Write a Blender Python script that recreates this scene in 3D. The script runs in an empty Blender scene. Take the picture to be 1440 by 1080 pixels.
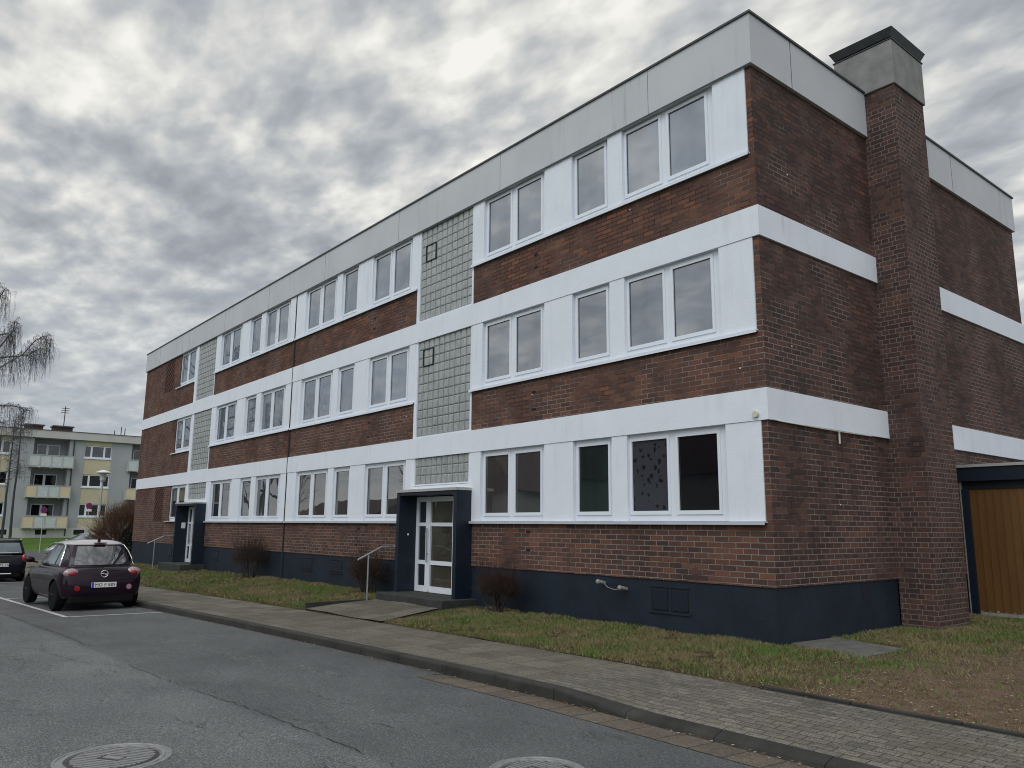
import bpy, math, random
import numpy as np
from mathutils import Vector, Matrix
random.seed(7); rng = np.random.default_rng(7)
scene = bpy.context.scene
COL = scene.collection
PI = math.pi

# ------------------------------------------------------------------ camera
FPX, PITCH, ROLL, YAW = 1105.193, math.radians(10.27203), math.radians(0.496625), math.radians(50.685948)
CAM = Vector((6.36328, -9.98649, 1.6))
fwd = Vector((-math.sin(YAW)*math.cos(PITCH), math.cos(YAW)*math.cos(PITCH), math.sin(PITCH)))
rt0 = Vector((math.cos(YAW), math.sin(YAW), 0)); up0 = rt0.cross(fwd)
rt = math.cos(ROLL)*rt0 + math.sin(ROLL)*up0
up = -math.sin(ROLL)*rt0 + math.cos(ROLL)*up0
cam_d = bpy.data.cameras.new('camera'); cam = bpy.data.objects.new('camera', cam_d); COL.objects.link(cam)
M3 = Matrix((rt, up, -fwd)).transposed()
cam.matrix_world = Matrix.Translation(CAM) @ M3.to_4x4()
cam_d.sensor_width = 36; cam_d.lens = FPX/1440*36; cam_d.clip_end = 3000; cam_d.clip_start = 0.05
scene.camera = cam
scene.cycles.filter_width = 1.05

# ------------------------------------------------------------------ light
scene.view_settings.view_transform = 'Standard'; scene.view_settings.look = 'None'
scene.view_settings.exposure = 0.20; scene.view_settings.gamma = 1.0
SUN_EL, SUN_AZ = math.radians(48), math.radians(-62)      # azimuth of the sun from +X, towards -Y
sdir = Vector((math.cos(SUN_EL)*math.cos(SUN_AZ), math.cos(SUN_EL)*math.sin(SUN_AZ), math.sin(SUN_EL)))
sl = bpy.data.lights.new('sun', 'SUN'); sl.energy = 0.8; sl.angle = math.radians(35); sl.color = (1.0, .985, .96)
so = bpy.data.objects.new('sun', sl); COL.objects.link(so); so.rotation_euler = sdir.to_track_quat('Z', 'Y').to_euler()

def N(nt, t, **kw):
    n = nt.nodes.new(t)
    for k, v in kw.items():
        if k == 'inp':
            for a, b in v.items(): n.inputs[a].default_value = b
        else: setattr(n, k, v)
    return n
def math_(nt, op, a, b=None, clamp=False):
    n = nt.nodes.new('ShaderNodeMath'); n.operation = op; n.use_clamp = clamp
    for i, v in enumerate((a, b)):
        if v is None: continue
        if isinstance(v, (int, float)): n.inputs[i].default_value = v
        else: nt.links.new(v, n.inputs[i])
    return n.outputs[0]
def mixc(nt, fac, a, b, mode='MIX'):
    n = nt.nodes.new('ShaderNodeMix'); n.data_type = 'RGBA'; n.blend_type = mode
    for i, v in ((0, fac), (6, a), (7, b)):
        if isinstance(v, (int, float)): n.inputs[i].default_value = v
        elif isinstance(v, (tuple, list)): n.inputs[i].default_value = (*v[:3], 1)
        else: nt.links.new(v, n.inputs[i])
    return n.outputs[2]
def ramp(nt, fac, stops, interp='LINEAR'):
    n = nt.nodes.new('ShaderNodeValToRGB'); cr = n.color_ramp; cr.interpolation = interp
    while len(cr.elements) < len(stops): cr.elements.new(.5)
    for e, (p, c) in zip(cr.elements, stops):
        e.position = p; e.color = (*c, 1) if isinstance(c, (tuple, list)) else (c, c, c, 1)
    nt.links.new(fac, n.inputs[0]); return n.outputs[0]

w = bpy.data.worlds.new('World'); scene.world = w; w.use_nodes = True
nt = w.node_tree; nt.nodes.clear()
out = N(nt, 'ShaderNodeOutputWorld'); bg = N(nt, 'ShaderNodeBackground'); nt.links.new(bg.outputs[0], out.inputs[0])
sky = N(nt, 'ShaderNodeTexSky', sky_type='NISHITA', sun_disc=False, sun_elevation=SUN_EL, sun_rotation=PI/2 - SUN_AZ)
tc = N(nt, 'ShaderNodeTexCoord'); sx = N(nt, 'ShaderNodeSeparateXYZ'); nt.links.new(tc.outputs['Generated'], sx.inputs[0])
X, Y, Z = sx.outputs
zc = math_(nt, 'ADD', math_(nt, 'MAXIMUM', Z, 0.0), 0.16)
cb = N(nt, 'ShaderNodeCombineXYZ'); nt.links.new(math_(nt, 'DIVIDE', X, zc), cb.inputs[0]); nt.links.new(math_(nt, 'DIVIDE', Y, zc), cb.inputs[1])
def cloudnoise(scale, detail, rough, dist, loc=(0, 0, 0), rot=0.0, sc=(1, 1, 1)):
    mp = N(nt, 'ShaderNodeMapping'); mp.inputs['Location'].default_value = loc; mp.inputs['Rotation'].default_value = (0, 0, rot); mp.inputs['Scale'].default_value = sc
    nt.links.new(cb.outputs[0], mp.inputs[0])
    n = N(nt, 'ShaderNodeTexNoise', inp={'Scale': scale, 'Detail': detail, 'Roughness': rough, 'Distortion': dist})
    nt.links.new(mp.outputs[0], n.inputs['Vector']); return n.outputs['Fac']
a = cloudnoise(4.3, 4, .48, .2, (3.1, 1.7, 0), .9, (1, 1.45, 1))
b = cloudnoise(1.0, 3, .5, .2, (7.3, 2.2, 0))
c = cloudnoise(10.0, 3, .5, .15, (1.3, 8.2, 0), .9, (1, 1.6, 1))
v = math_(nt, 'ADD', math_(nt, 'ADD', math_(nt, 'MULTIPLY', a, .48), math_(nt, 'MULTIPLY', b, .28)), math_(nt, 'MULTIPLY', c, .24))
# thinner, brighter cloud to the north (ahead right), heavier to the west
gl = N(nt, 'ShaderNodeVectorMath', operation='DOT_PRODUCT'); nt.links.new(tc.outputs['Generated'], gl.inputs[0]); gl.inputs[1].default_value = (-.40, .62, .675)
az = math_(nt, 'ADD', math_(nt, 'MULTIPLY', ramp(nt, gl.outputs['Value'], [(.72, 0.0), (1.0, 1.0)]), .048), -.006)
v = math_(nt, 'ADD', v, az)
ccol = ramp(nt, v, [(.38, (.29, .31, .34)), (.45, (.37, .39, .415)), (.505, (.475, .49, .495)), (.555, (.62, .62, .60)), (.63, (.84, .83, .775))])
hz = ramp(nt, Z, [(0.0, 1.0), (.10, .75), (.32, 0.0)])
ccol = mixc(nt, math_(nt, 'MULTIPLY', hz, .85), ccol, (.37, .41, .46))
gain = N(nt, 'ShaderNodeVectorMath', operation='DOT_PRODUCT'); nt.links.new(tc.outputs['Generated'], gain.inputs[0]); gain.inputs[1].default_value = (.35, -.80, .48)  # added sky brightness behind the camera, to light the facade
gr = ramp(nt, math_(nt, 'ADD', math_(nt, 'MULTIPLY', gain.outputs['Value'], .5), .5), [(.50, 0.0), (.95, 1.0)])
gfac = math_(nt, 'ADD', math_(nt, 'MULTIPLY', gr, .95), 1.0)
# low warm break in the cloud near the southern horizon
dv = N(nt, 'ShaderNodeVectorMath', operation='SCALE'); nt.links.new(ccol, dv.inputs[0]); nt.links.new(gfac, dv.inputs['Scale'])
lowz = ramp(nt, Z, [(0.01, 1.0), (.075, 0.0)])
south = ramp(nt, math_(nt, 'MULTIPLY', Y, -1.0), [(.3, 0.0), (.8, 1.0)])
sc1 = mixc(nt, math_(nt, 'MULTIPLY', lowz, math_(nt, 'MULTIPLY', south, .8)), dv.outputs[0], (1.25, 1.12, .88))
sk = N(nt, 'ShaderNodeVectorMath', operation='SCALE'); nt.links.new(sky.outputs[0], sk.inputs[0]); sk.inputs['Scale'].default_value = .08
fin = mixc(nt, .06, sc1, sk.outputs[0])
fin = mixc(nt, ramp(nt, Z, [(0.49, 0.0), (.5, 1.0)]), fin, fin)
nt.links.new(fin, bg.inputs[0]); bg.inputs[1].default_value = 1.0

# ------------------------------------------------------------------ materials
MATS = {}
def newmat(name):
    m = bpy.data.materials.new(name); m.use_nodes = True; nt = m.node_tree
    return m, nt, nt.nodes['Principled BSDF']
def pos(nt, local=False):
    if local: return N(nt, 'ShaderNodeTexCoord').outputs['Object']
    return N(nt, 'ShaderNodeNewGeometry').outputs['Position']
def noise(nt, vec, scale, detail=4, rough=.55, sc=None, dist=0.0):
    if sc:
        mp = N(nt, 'ShaderNodeMapping'); mp.inputs['Scale'].default_value = sc; nt.links.new(vec, mp.inputs[0]); vec = mp.outputs[0]
    n = N(nt, 'ShaderNodeTexNoise', inp={'Scale': scale, 'Detail': detail, 'Roughness': rough, 'Distortion': dist}); nt.links.new(vec, n.inputs['Vector'])
    return n.outputs['Fac']
def bump(nt, b, h, strength=.3, dist=.01):
    n = N(nt, 'ShaderNodeBump', inp={'Strength': strength, 'Distance': dist}); nt.links.new(h, n.inputs['Height']); nt.links.new(n.outputs[0], b.inputs['Normal']); return n
def simple(name, col, rough=.7, var=.15, scale=6, metal=0, bmp=0, bscale=60, local=False, sc=None, spec=None, coat=0):
    m, nt, b = newmat(name); p = pos(nt, local)
    f = noise(nt, p, scale, 5, .6, sc)
    lo = tuple(x*(1-var) for x in col); hi = tuple(min(1, x*(1+var)) for x in col)
    nt.links.new(ramp(nt, f, [(.3, lo), (.7, hi)]), b.inputs['Base Color'])
    b.inputs['Roughness'].default_value = rough; b.inputs['Metallic'].default_value = metal
    if spec is not None: b.inputs['Specular IOR Level'].default_value = spec
    if coat: b.inputs['Coat Weight'].default_value = coat; b.inputs['Coat Roughness'].default_value = .03
    if bmp: bump(nt, b, noise(nt, p, bscale, 3), bmp, .01)
    MATS[name] = m; return m

def brick_mat(name, squash=1.0, rowphase=0.0, stops=None, gstops=None, mortar=(.21, .185, .17), topk=.0, bw=.25, mort_k=.022):
    m, nt, b = newmat(name); p = pos(nt); s = N(nt, 'ShaderNodeSeparateXYZ'); nt.links.new(p, s.inputs[0])
    cb = N(nt, 'ShaderNodeCombineXYZ'); nt.links.new(math_(nt, 'ADD', s.outputs[0], s.outputs[1]), cb.inputs[0]); nt.links.new(math_(nt, 'ADD', s.outputs[2], 10.015 + rowphase), cb.inputs[1])
    br = N(nt, 'ShaderNodeTexBrick', offset=.5, offset_frequency=2, squash=squash, squash_frequency=2)
    for k, v_ in {'Color1': (0, 0, 0, 1), 'Color2': (1, 1, 1, 1), 'Mortar': (.5, .5, .5, 1), 'Scale': 1.0, 'Mortar Size': .0075, 'Mortar Smooth': .2, 'Bias': 0.0, 'Brick Width': bw, 'Row Height': .0833}.items(): br.inputs[k].default_value = v_
    # slightly wavy joints
    wob = noise(nt, p, 9, 2); dn = N(nt, 'ShaderNodeVectorMath', operation='ADD'); cw = N(nt, 'ShaderNodeCombineXYZ')
    nt.links.new(math_(nt, 'MULTIPLY', math_(nt, 'SUBTRACT', wob, .5), .010), cw.inputs[1]); nt.links.new(math_(nt, 'MULTIPLY', math_(nt, 'SUBTRACT', wob, .5), .03), cw.inputs[0])
    nt.links.new(cb.outputs[0], dn.inputs[0]); nt.links.new(cw.outputs[0], dn.inputs[1]); nt.links.new(dn.outputs[0], br.inputs['Vector'])
    big = noise(nt, p, .55, 5, .6); mid = noise(nt, p, 2.3, 4, .6, (1, 1, 2.2)); fine = noise(nt, p, 70, 3, .7)
    var = math_(nt, 'ADD', math_(nt, 'MULTIPLY', math_(nt, 'POWER', br.outputs['Color'], 2.0), .50), math_(nt, 'ADD', math_(nt, 'MULTIPLY', math_(nt, 'SUBTRACT', mid, .5), .50), math_(nt, 'ADD', math_(nt, 'MULTIPLY', s.outputs[2], topk), .10)))
    var = math_(nt, 'ADD', var, math_(nt, 'MULTIPLY', math_(nt, 'SUBTRACT', big, .5), .60))
    col = ramp(nt, var, stops)
    if gstops:                                   # gable faces take a darker colour set than the street front
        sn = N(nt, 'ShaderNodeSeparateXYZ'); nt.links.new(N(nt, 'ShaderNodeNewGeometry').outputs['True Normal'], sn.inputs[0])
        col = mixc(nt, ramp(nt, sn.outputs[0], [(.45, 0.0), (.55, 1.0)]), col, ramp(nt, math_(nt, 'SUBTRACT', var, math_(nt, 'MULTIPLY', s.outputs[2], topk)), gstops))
    col = mixc(nt, .55, col, ramp(nt, fine, [(.3, (.55, .55, .55)), (.7, (1.25, 1.25, 1.25))]), 'MULTIPLY')
    stain = ramp(nt, noise(nt, p, 1.1, 6, .65, (1, 1, .45)), [(.52, 1.0), (.70, .72)])
    col = mixc(nt, 1.0, col, stain, 'MULTIPLY')
    mcol = mixc(nt, ramp(nt, math_(nt, 'SUBTRACT', noise(nt, p, .8, 5, .65), math_(nt, 'MULTIPLY', s.outputs[2], mort_k)), [(.30, 0.0), (.48, 1.0)]), tuple(x*.13 for x in mortar), tuple(x*1.1 for x in mortar))
    col = mixc(nt, br.outputs['Fac'], col, mcol)
    nt.links.new(col, b.inputs['Base Color']); b.inputs['Roughness'].default_value = .82; b.inputs['Specular IOR Level'].default_value = .25
    h = math_(nt, 'ADD', math_(nt, 'MULTIPLY', br.outputs['Fac'], -1.0), math_(nt, 'MULTIPLY', fine, .35)); bump(nt, b, h, .9, .008)
    MATS[name] = m; return m
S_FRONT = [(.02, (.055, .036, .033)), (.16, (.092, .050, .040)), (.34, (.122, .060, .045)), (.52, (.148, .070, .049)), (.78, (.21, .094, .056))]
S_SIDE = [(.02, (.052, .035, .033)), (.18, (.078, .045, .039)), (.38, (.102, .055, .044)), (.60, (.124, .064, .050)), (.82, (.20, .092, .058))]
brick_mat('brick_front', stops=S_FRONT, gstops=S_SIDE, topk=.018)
brick_mat('brick_side', stops=S_SIDE, rowphase=0.0)
brick_mat('brick_chimney', squash=.5, stops=S_SIDE, mortar=(.175, .15, .138), mort_k=.006)

def white_render():
    m, nt, b = newmat('white_render'); p = pos(nt)
    base = ramp(nt, noise(nt, p, 1.3, 5, .6), [(.3, (.70, .75, .83)), (.7, (.76, .81, .89))])
    st = ramp(nt, noise(nt, p, 7.0, 5, .65, (1, 1, .05)), [(.50, 0.0), (.75, 1.0)]); mk = ramp(nt, noise(nt, p, .9, 3), [(.45, 0.0), (.65, 1.0)])
    c = mixc(nt, math_(nt, 'MULTIPLY', math_(nt, 'MULTIPLY', st, mk), .38), base, (.40, .41, .41))
    c = mixc(nt, ramp(nt, noise(nt, p, 17, 4, .75), [(.64, 0.0), (.78, .40)]), c, (.45, .46, .46))
    nt.links.new(c, b.inputs['Base Color']); b.inputs['Roughness'].default_value = .85; bump(nt, b, noise(nt, p, 40, 3), .3, .01); MATS['white_render'] = m
white_render()
simple('white_pvc', (.72, .77, .84), .35, .02, 3)
simple('soffit_white', (.70, .71, .72), .8, .04, 3)
simple('navy_plinth', (.010, .0175, .030), .62, .30, 1.6, bmp=.3, bscale=40, spec=.35)
simple('navy_paint', (.0075, .0145, .028), .45, .12, 3, spec=.4)
simple('navy_dark', (.006, .009, .015), .6, .12, 3)
simple('dark_void', (.006, .006, .007), .9, .1, 3)
simple('coping_dark', (.07, .075, .08), .5, .15, 3, metal=.3)
simple('sill_metal', (.50, .53, .58), .45, .08, 4)
simple('trim_metal', (.50, .50, .50), .45, .12, 8, metal=.4)
simple('roof_felt', (.08, .08, .085), .9, .2, 2)
simple('concrete', (.21, .215, .21), .9, .2, 3.5, bmp=.4, bscale=30)
simple('step_concrete', (.030, .034, .031), .9, .35, 6, bmp=.5, bscale=50)
simple('slab_concrete', (.115, .113, .105), .9, .30, 5, bmp=.4, bscale=60)
simple('kerb_stone', (.030, .031, .027), .9, .5, 2.4, bmp=.5, bscale=70)
simple('rail_steel', (.36, .38, .40), .4, .1, 8, metal=.7)
simple('steel_dark', (.05, .055, .06), .5, .2, 8, metal=.5)
simple('rubber', (.007, .007, .008), .85, .2, 20, spec=.12)
simple('rim_dark', (.02, .02, .022), .35, .2, 20, metal=.6)
simple('chrome', (.75, .76, .78), .12, .02, 5, metal=1.0)
simple('plastic_black', (.004, .004, .005), .6, .2, 10, spec=.2)
simple('plate_white', (.80, .80, .78), .4, .03, 10)
simple('plate_blue', (.02, .06, .45), .4, .03, 10)
simple('ink_black', (.005, .005, .005), .6, .0, 10)
simple('sensor_cream', (.62, .58, .48), .5, .1, 10)
simple('sensor_grey', (.26, .255, .24), .6, .2, 30)
simple('twig_brown', (.038, .026, .021), .9, .35, 30)
simple('twig_red', (.036, .017, .013), .9, .4, 20)
simple('hedge_twig', (.15, .088, .058), .9, .35, 10)
simple('hedge_leaf', (.010, .020, .012), .7, .5, 8)
simple('birch_twig', (.11, .10, .105), .9, .25, 12)
simple('grey_render', (.35, .365, .385), .9, .10, .5, sc=(1, 1, .35))
simple('pale_render', (.48, .48, .46), .9, .08, .7, sc=(1, 1, .4))
simple('yellow_render', (.52, .47, .34), .9, .08, .6)
simple('balcony_panel', (.50, .56, .57), .6, .08, 3)
simple('balcony_yellow', (.62, .53, .36), .6, .05, 3)
simple('lamp_white', (.70, .72, .72), .4, .05, 8)
simple('lamp_glass', (.50, .53, .53), .2, .1, 20)
simple('pole_grey', (.40, .42, .43), .5, .1, 8)
simple('sign_blue', (.035, .03, .22), .4, .08, 10)
simple('sign_red', (.33, .02, .05), .4, .08, 10)
simple('marking_white', (.46, .47, .46), .8, .28, 9, bmp=.2)
simple('house_white', (.42, .42, .42), .9, .05, 1)
simple('house_tile', (.06, .035, .03), .8, .2, 3)
simple('garage_door', (.125, .060, .017), .48, .25, 1.3, sc=(1, 1, .25), bmp=.1)
simple('garage_white', (.24, .235, .22), .8, .35, 9)
simple('leaf_pale', (.50, .42, .27), .8, .35, 3)
simple('leaf_brown', (.15, .072, .030), .8, .4, 3)
simple('light_red', (.30, .012, .016), .15, .1, 30, coat=1, local=True)
simple('light_clear', (.34, .22, .24), .12, .1, 30, coat=1, local=True)
simple('paint_purple', (.011, .003, .011), .30, .04, 2, coat=.35, spec=.2, local=True)
simple('paint_navy', (.002, .003, .009), .3, .04, 2, coat=.3, spec=.3, local=True)
simple('paint_silver', (.30, .33, .38), .3, .04, 2, metal=.6, coat=1, local=True)
simple('roof_silver', (.42, .42, .45), .25, .03, 2, coat=1, local=True)
simple('mastic', (.02, .02, .02), .9, .2, 5)
simple('lattice_brick', (.085, .038, .028), .85, .3, 9)

def fascia_mat():
    m, nt, b = newmat('fascia'); p = pos(nt)
    st = noise(nt, p, 5.0, 5, .65, (1, 1, .06)); n2 = noise(nt, p, .8, 3)
    s = N(nt, 'ShaderNodeSeparateXYZ'); nt.links.new(p, s.inputs[0])
    mask = ramp(nt, noise(nt, p, .45, 2), [(.45, 0.0), (.62, 1.0)])
    streak = ramp(nt, st, [(.56, 0.0), (.72, 1.0)])
    base = ramp(nt, n2, [(.3, (.46, .48, .51)), (.7, (.52, .54, .57))])
    col = mixc(nt, math_(nt, 'MULTIPLY', math_(nt, 'MULTIPLY', streak, mask), .45), base, (.16, .17, .165))
    nt.links.new(col, b.inputs['Base Color']); b.inputs['Roughness'].default_value = .55; MATS['fascia'] = m
fascia_mat()

def glass_mat(name, col, rough=.015, ior=1.6, pattern=None, curtain=0.0):
    m, nt, b = newmat(name); p = pos(nt)
    n = noise(nt, p, 1.2, 3)
    c = ramp(nt, n, [(.3, tuple(x*.7 for x in col)), (.7, tuple(x*1.25 for x in col))])
    if curtain:
        f = noise(nt, p, 5.5, 2, .5, (1, 1, .03)); c = mixc(nt, curtain, c, ramp(nt, f, [(.35, tuple(x*.55 for x in col)), (.65, tuple(x*1.6 for x in col))]))
    if pattern:
        s = N(nt, 'ShaderNodeSeparateXYZ'); nt.links.new(p, s.inputs[0]); cb = N(nt, 'ShaderNodeCombineXYZ'); nt.links.new(s.outputs[0], cb.inputs[0]); nt.links.new(s.outputs[2], cb.inputs[1])
        dn = N(nt, 'ShaderNodeTexNoise', inp={'Scale': 22.0, 'Detail': 2}); nt.links.new(cb.outputs[0], dn.inputs['Vector'])
        ad = N(nt, 'ShaderNodeVectorMath', operation='MULTIPLY_ADD'); nt.links.new(dn.outputs['Color'], ad.inputs[0]); ad.inputs[1].default_value = (.09, .09, 0); nt.links.new(cb.outputs[0], ad.inputs[2])
        vo = N(nt, 'ShaderNodeTexVoronoi', inp={'Scale': 8.5, 'Randomness': 1.0}); nt.links.new(ad.outputs[0], vo.inputs['Vector'])
        c = mixc(nt, ramp(nt, vo.outputs['Distance'], [(.22, 1.0), (.36, 0.0)]), pattern, (.010, .010, .013))
    nt.links.new(c, b.inputs['Base Color']); b.inputs['Roughness'].default_value = rough; b.inputs['IOR'].default_value = ior
    bump(nt, b, noise(nt, p, 1.6, 1), .08, .02)
    MATS[name] = m
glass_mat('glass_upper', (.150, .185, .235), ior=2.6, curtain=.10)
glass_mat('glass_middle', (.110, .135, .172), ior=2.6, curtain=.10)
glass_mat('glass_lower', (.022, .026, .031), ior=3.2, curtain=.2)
glass_mat('glass_night', (.006, .006, .009), ior=1.6)
glass_mat('glass_curtain', (.050, .046, .043), ior=2.3, curtain=.35)
glass_mat('glass_flower', (.03, .03, .035), ior=1.5, pattern=(.045, .048, .058))
glass_mat('glass_green', (.012, .024, .023), ior=1.75, curtain=.3)
glass_mat('glass_door', (.055, .052, .040), ior=1.5)
glass_mat('glass_far', (.05, .055, .065), ior=1.8)
glass_mat('glass_far_dark', (.01, .01, .013), ior=1.4)
glass_mat('car_glass', (.010, .012, .015), ior=2.4)
glass_mat('car_glass_pale', (.16, .20, .22), ior=1.6)

def glassblock_mat():
    m, nt, b = newmat('glass_block'); p = pos(nt)
    s = noise(nt, p, 2.2, 4, .6); f = noise(nt, p, 40, 2, .5, (1, 1, .15))
    col = ramp(nt, s, [(.3, (.29, .315, .32)), (.7, (.40, .43, .435))])
    col = mixc(nt, .35, col, ramp(nt, f, [(.35, (.07, .08, .08)), (.65, (.38, .40, .38))]))
    nt.links.new(col, b.inputs['Base Color']); b.inputs['Roughness'].default_value = .2; b.inputs['IOR'].default_value = 1.6
    bump(nt, b, f, .08, .01); MATS['glass_block'] = m
glassblock_mat()
simple('block_joint', (.15, .162, .165), .9, .2, 5)

def asphalt():
    m, nt, b = newmat('asphalt'); p = pos(nt)
    f = noise(nt, p, 95, 4, .8); mid = noise(nt, p, .9, 6, .6); st = noise(nt, p, .35, 4, .6, (.35, 1.6, 1))
    vo = N(nt, 'ShaderNodeTexVoronoi', inp={'Scale': 120.0}); nt.links.new(p, vo.inputs['Vector'])
    c = ramp(nt, f, [(.30, (.026, .029, .031)), (.5, (.098, .104, .108)), (.70, (.33, .34, .345))])
    c = mixc(nt, 1.0, c, ramp(nt, mid, [(.3, (.80, .80, .80)), (.7, (1.14, 1.13, 1.11))]), 'MULTIPLY')
    c = mixc(nt, 1.0, c, ramp(nt, st, [(.35, (.86, .86, .87)), (.65, (1.12, 1.12, 1.11))]), 'MULTIPLY')
    f2 = noise(nt, p, 38, 3, .7); c = mixc(nt, 1.0, c, ramp(nt, f2, [(.32, (.58, .58, .58)), (.68, (1.42, 1.42, 1.42))]), 'MULTIPLY')
    s_ = N(nt, 'ShaderNodeSeparateXYZ'); nt.links.new(p, s_.inputs[0])
    sm = math_(nt, 'ADD', math_(nt, 'ADD', s_.outputs[1], math_(nt, 'MULTIPLY', s_.outputs[0], -.045)), math_(nt, 'MULTIPLY', noise(nt, p, 1.3, 4), .12))
    c = mixc(nt, 1.0, c, ramp(nt, math_(nt, 'ADD', math_(nt, 'MULTIPLY', sm, .1), 1.17), [(.495, (1.12, 1.12, 1.12)), (.505, (.86, .86, .87))]), 'MULTIPLY')
    # pale dried spills
    sp = math_(nt, 'MULTIPLY', ramp(nt, noise(nt, p, 5, 6, .7), [(.66, 0.0), (.72, .8)]), ramp(nt, noise(nt, p, .33, 2), [(.58, 0.0), (.66, 1.0)]))
    c = mixc(nt, sp, c, (.26, .255, .235))
    for (cx_, cy_, rx_, ry_) in ((-4.75, -5.62, 1.5, .22), (-3.3, -5.3, .7, .12), (-6.2, -5.75, .6, .10)):
        dd = math_(nt, 'ADD', math_(nt, 'POWER', math_(nt, 'ABSOLUTE', math_(nt, 'DIVIDE', math_(nt, 'SUBTRACT', s_.outputs[0], cx_), rx_)), 2), math_(nt, 'POWER', math_(nt, 'ABSOLUTE', math_(nt, 'DIVIDE', math_(nt, 'SUBTRACT', s_.outputs[1], cy_), ry_)), 2))
        mk = math_(nt, 'MULTIPLY', ramp(nt, dd, [(.2, 1.0), (1.0, 0.0)]), ramp(nt, noise(nt, p, 13, 5, .75), [(.54, 0.0), (.64, .45)])); c = mixc(nt, mk, c, (.36, .35, .32))
    # long thin cracks : level lines of a stretched noise
    cr = noise(nt, p, .62, 7, .62, (.28, 1.0, 1)); ab = math_(nt, 'ABSOLUTE', math_(nt, 'SUBTRACT', cr, .5))
    cm = math_(nt, 'MULTIPLY', ramp(nt, ab, [(.0012, 1.0), (.0035, 0.0)]), ramp(nt, noise(nt, p, 1.1, 3), [(.46, 0.0), (.56, 1.0)]))
    c = mixc(nt, math_(nt, 'MULTIPLY', cm, .75), c, (.018, .019, .02))
    nt.links.new(c, b.inputs['Base Color']); b.inputs['Roughness'].default_value = .82; b.inputs['Specular IOR Level'].default_value = .3
    bump(nt, b, f, .6, .006); MATS['asphalt'] = m
asphalt()

def paving(name, bw, rh, c1, c2, mort, msize=.004, phase=0.0, rot=0.0):
    m, nt, b = newmat(name); p = pos(nt)
    mp = N(nt, 'ShaderNodeMapping'); mp.inputs['Location'].default_value = (50, 50+phase, 0); mp.inputs['Rotation'].default_value = (0, 0, rot); nt.links.new(p, mp.inputs[0])
    br = N(nt, 'ShaderNodeTexBrick', offset=.5)
    for k, v_ in {'Color1': (0, 0, 0, 1), 'Color2': (1, 1, 1, 1), 'Mortar': (.5, .5, .5, 1), 'Scale': 1.0, 'Mortar Size': msize, 'Mortar Smooth': .3, 'Brick Width': bw, 'Row Height': rh}.items(): br.inputs[k].default_value = v_
    nt.links.new(mp.outputs[0], br.inputs['Vector'])
    v_ = math_(nt, 'ADD', math_(nt, 'MULTIPLY', br.outputs['Color'], .22), math_(nt, 'MULTIPLY', noise(nt, p, 2.2, 6, .7), .78))
    c = ramp(nt, v_, [(.32, c1), (.66, c2)])
    f = noise(nt, p, 85, 3, .75)
    f3 = noise(nt, p, 26, 4, .7); c = mixc(nt, .8, c, ramp(nt, f3, [(.3, (.6, .6, .58)), (.7, (1.4, 1.38, 1.34))]), 'MULTIPLY')
    c = mixc(nt, 1.0, c, ramp(nt, f, [(.32, (.25, .25, .24)), (.68, (1.9, 1.86, 1.74))]), 'MULTIPLY')
    c = mixc(nt, math_(nt, 'MULTIPLY', ramp(nt, noise(nt, p, 1.1, 6, .7), [(.52, 0.0), (.66, .55)]), 1.0), c, (.065, .058, .035))
    c = mixc(nt, math_(nt, 'MULTIPLY', br.outputs['Fac'], .85), c, mort)
    nt.links.new(c, b.inputs['Base Color']); b.inputs['Roughness'].default_value = .88
    bump(nt, b, math_(nt, 'ADD', math_(nt, 'MULTIPLY', br.outputs['Fac'], -1.0), math_(nt, 'MULTIPLY', f, .5)), .6, .006)
    MATS[name] = m
paving('paving_old', .50, .50, (.070, .067, .054), (.150, .142, .118), (.026, .024, .016), .008)
paving('paving_small', .21, .105, (.082, .078, .068), (.165, .158, .140), (.030, .028, .022), .007, .03)
paving('gutter_setts', .34, .5, (.080, .070, .058), (.125, .106, .085), (.016, .016, .014), .009, .15)

def soil():
    m, nt, b = newmat('soil'); p = pos(nt)
    s = N(nt, 'ShaderNodeSeparateXYZ'); nt.links.new(p, s.inputs[0])
    f = noise(nt, p, 55, 4, .75); mid = noise(nt, p, 3.2, 6, .7)
    c = ramp(nt, f, [(.28, (.018, .014, .009)), (.5, (.058, .045, .028)), (.75, (.16, .125, .08))])
    c = mixc(nt, ramp(nt, mid, [(.42, 0.0), (.6, .8)]), c, (.050, .054, .020))
    # trodden earth right of the corner
    right = ramp(nt, math_(nt, 'MULTIPLY', math_(nt, 'ADD', s.outputs[0], 1.0), .25), [(.35, 0.0), (.75, 1.0)])
    e = ramp(nt, f, [(.28, (.055, .038, .027)), (.50, (.145, .098, .070)), (.70, (.33, .235, .175))])
    c = mixc(nt, math_(nt, 'MULTIPLY', right, ramp(nt, mid, [(.35, .45), (.6, 1.0)])), c, e)
    nt.links.new(c, b.inputs['Base Color']); b.inputs['Roughness'].default_value = .95; b.inputs['Specular IOR Level'].default_value = .1
    bump(nt, b, f, .8, .015); MATS['soil'] = m
soil()
def blade(name, a, b_, c):
    m, nt, bb = newmat(name); p = pos(nt)
    n = noise(nt, p, .9, 4, .6); f = noise(nt, p, 11, 3, .7)
    v = math_(nt, 'ADD', math_(nt, 'MULTIPLY', n, .52), math_(nt, 'MULTIPLY', f, .48))
    nt.links.new(ramp(nt, v, [(.41, a), (.50, b_), (.60, c)]), bb.inputs['Base Color']); bb.inputs['Roughness'].default_value = .8; bb.inputs['Specular IOR Level'].default_value = .15
    MATS[name] = m
blade('grass', (.25, .195, .112), (.165, .158, .070), (.09, .175, .036))
blade('far_grass', (.055, .095, .018), (.07, .13, .022), (.085, .16, .028))
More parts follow.
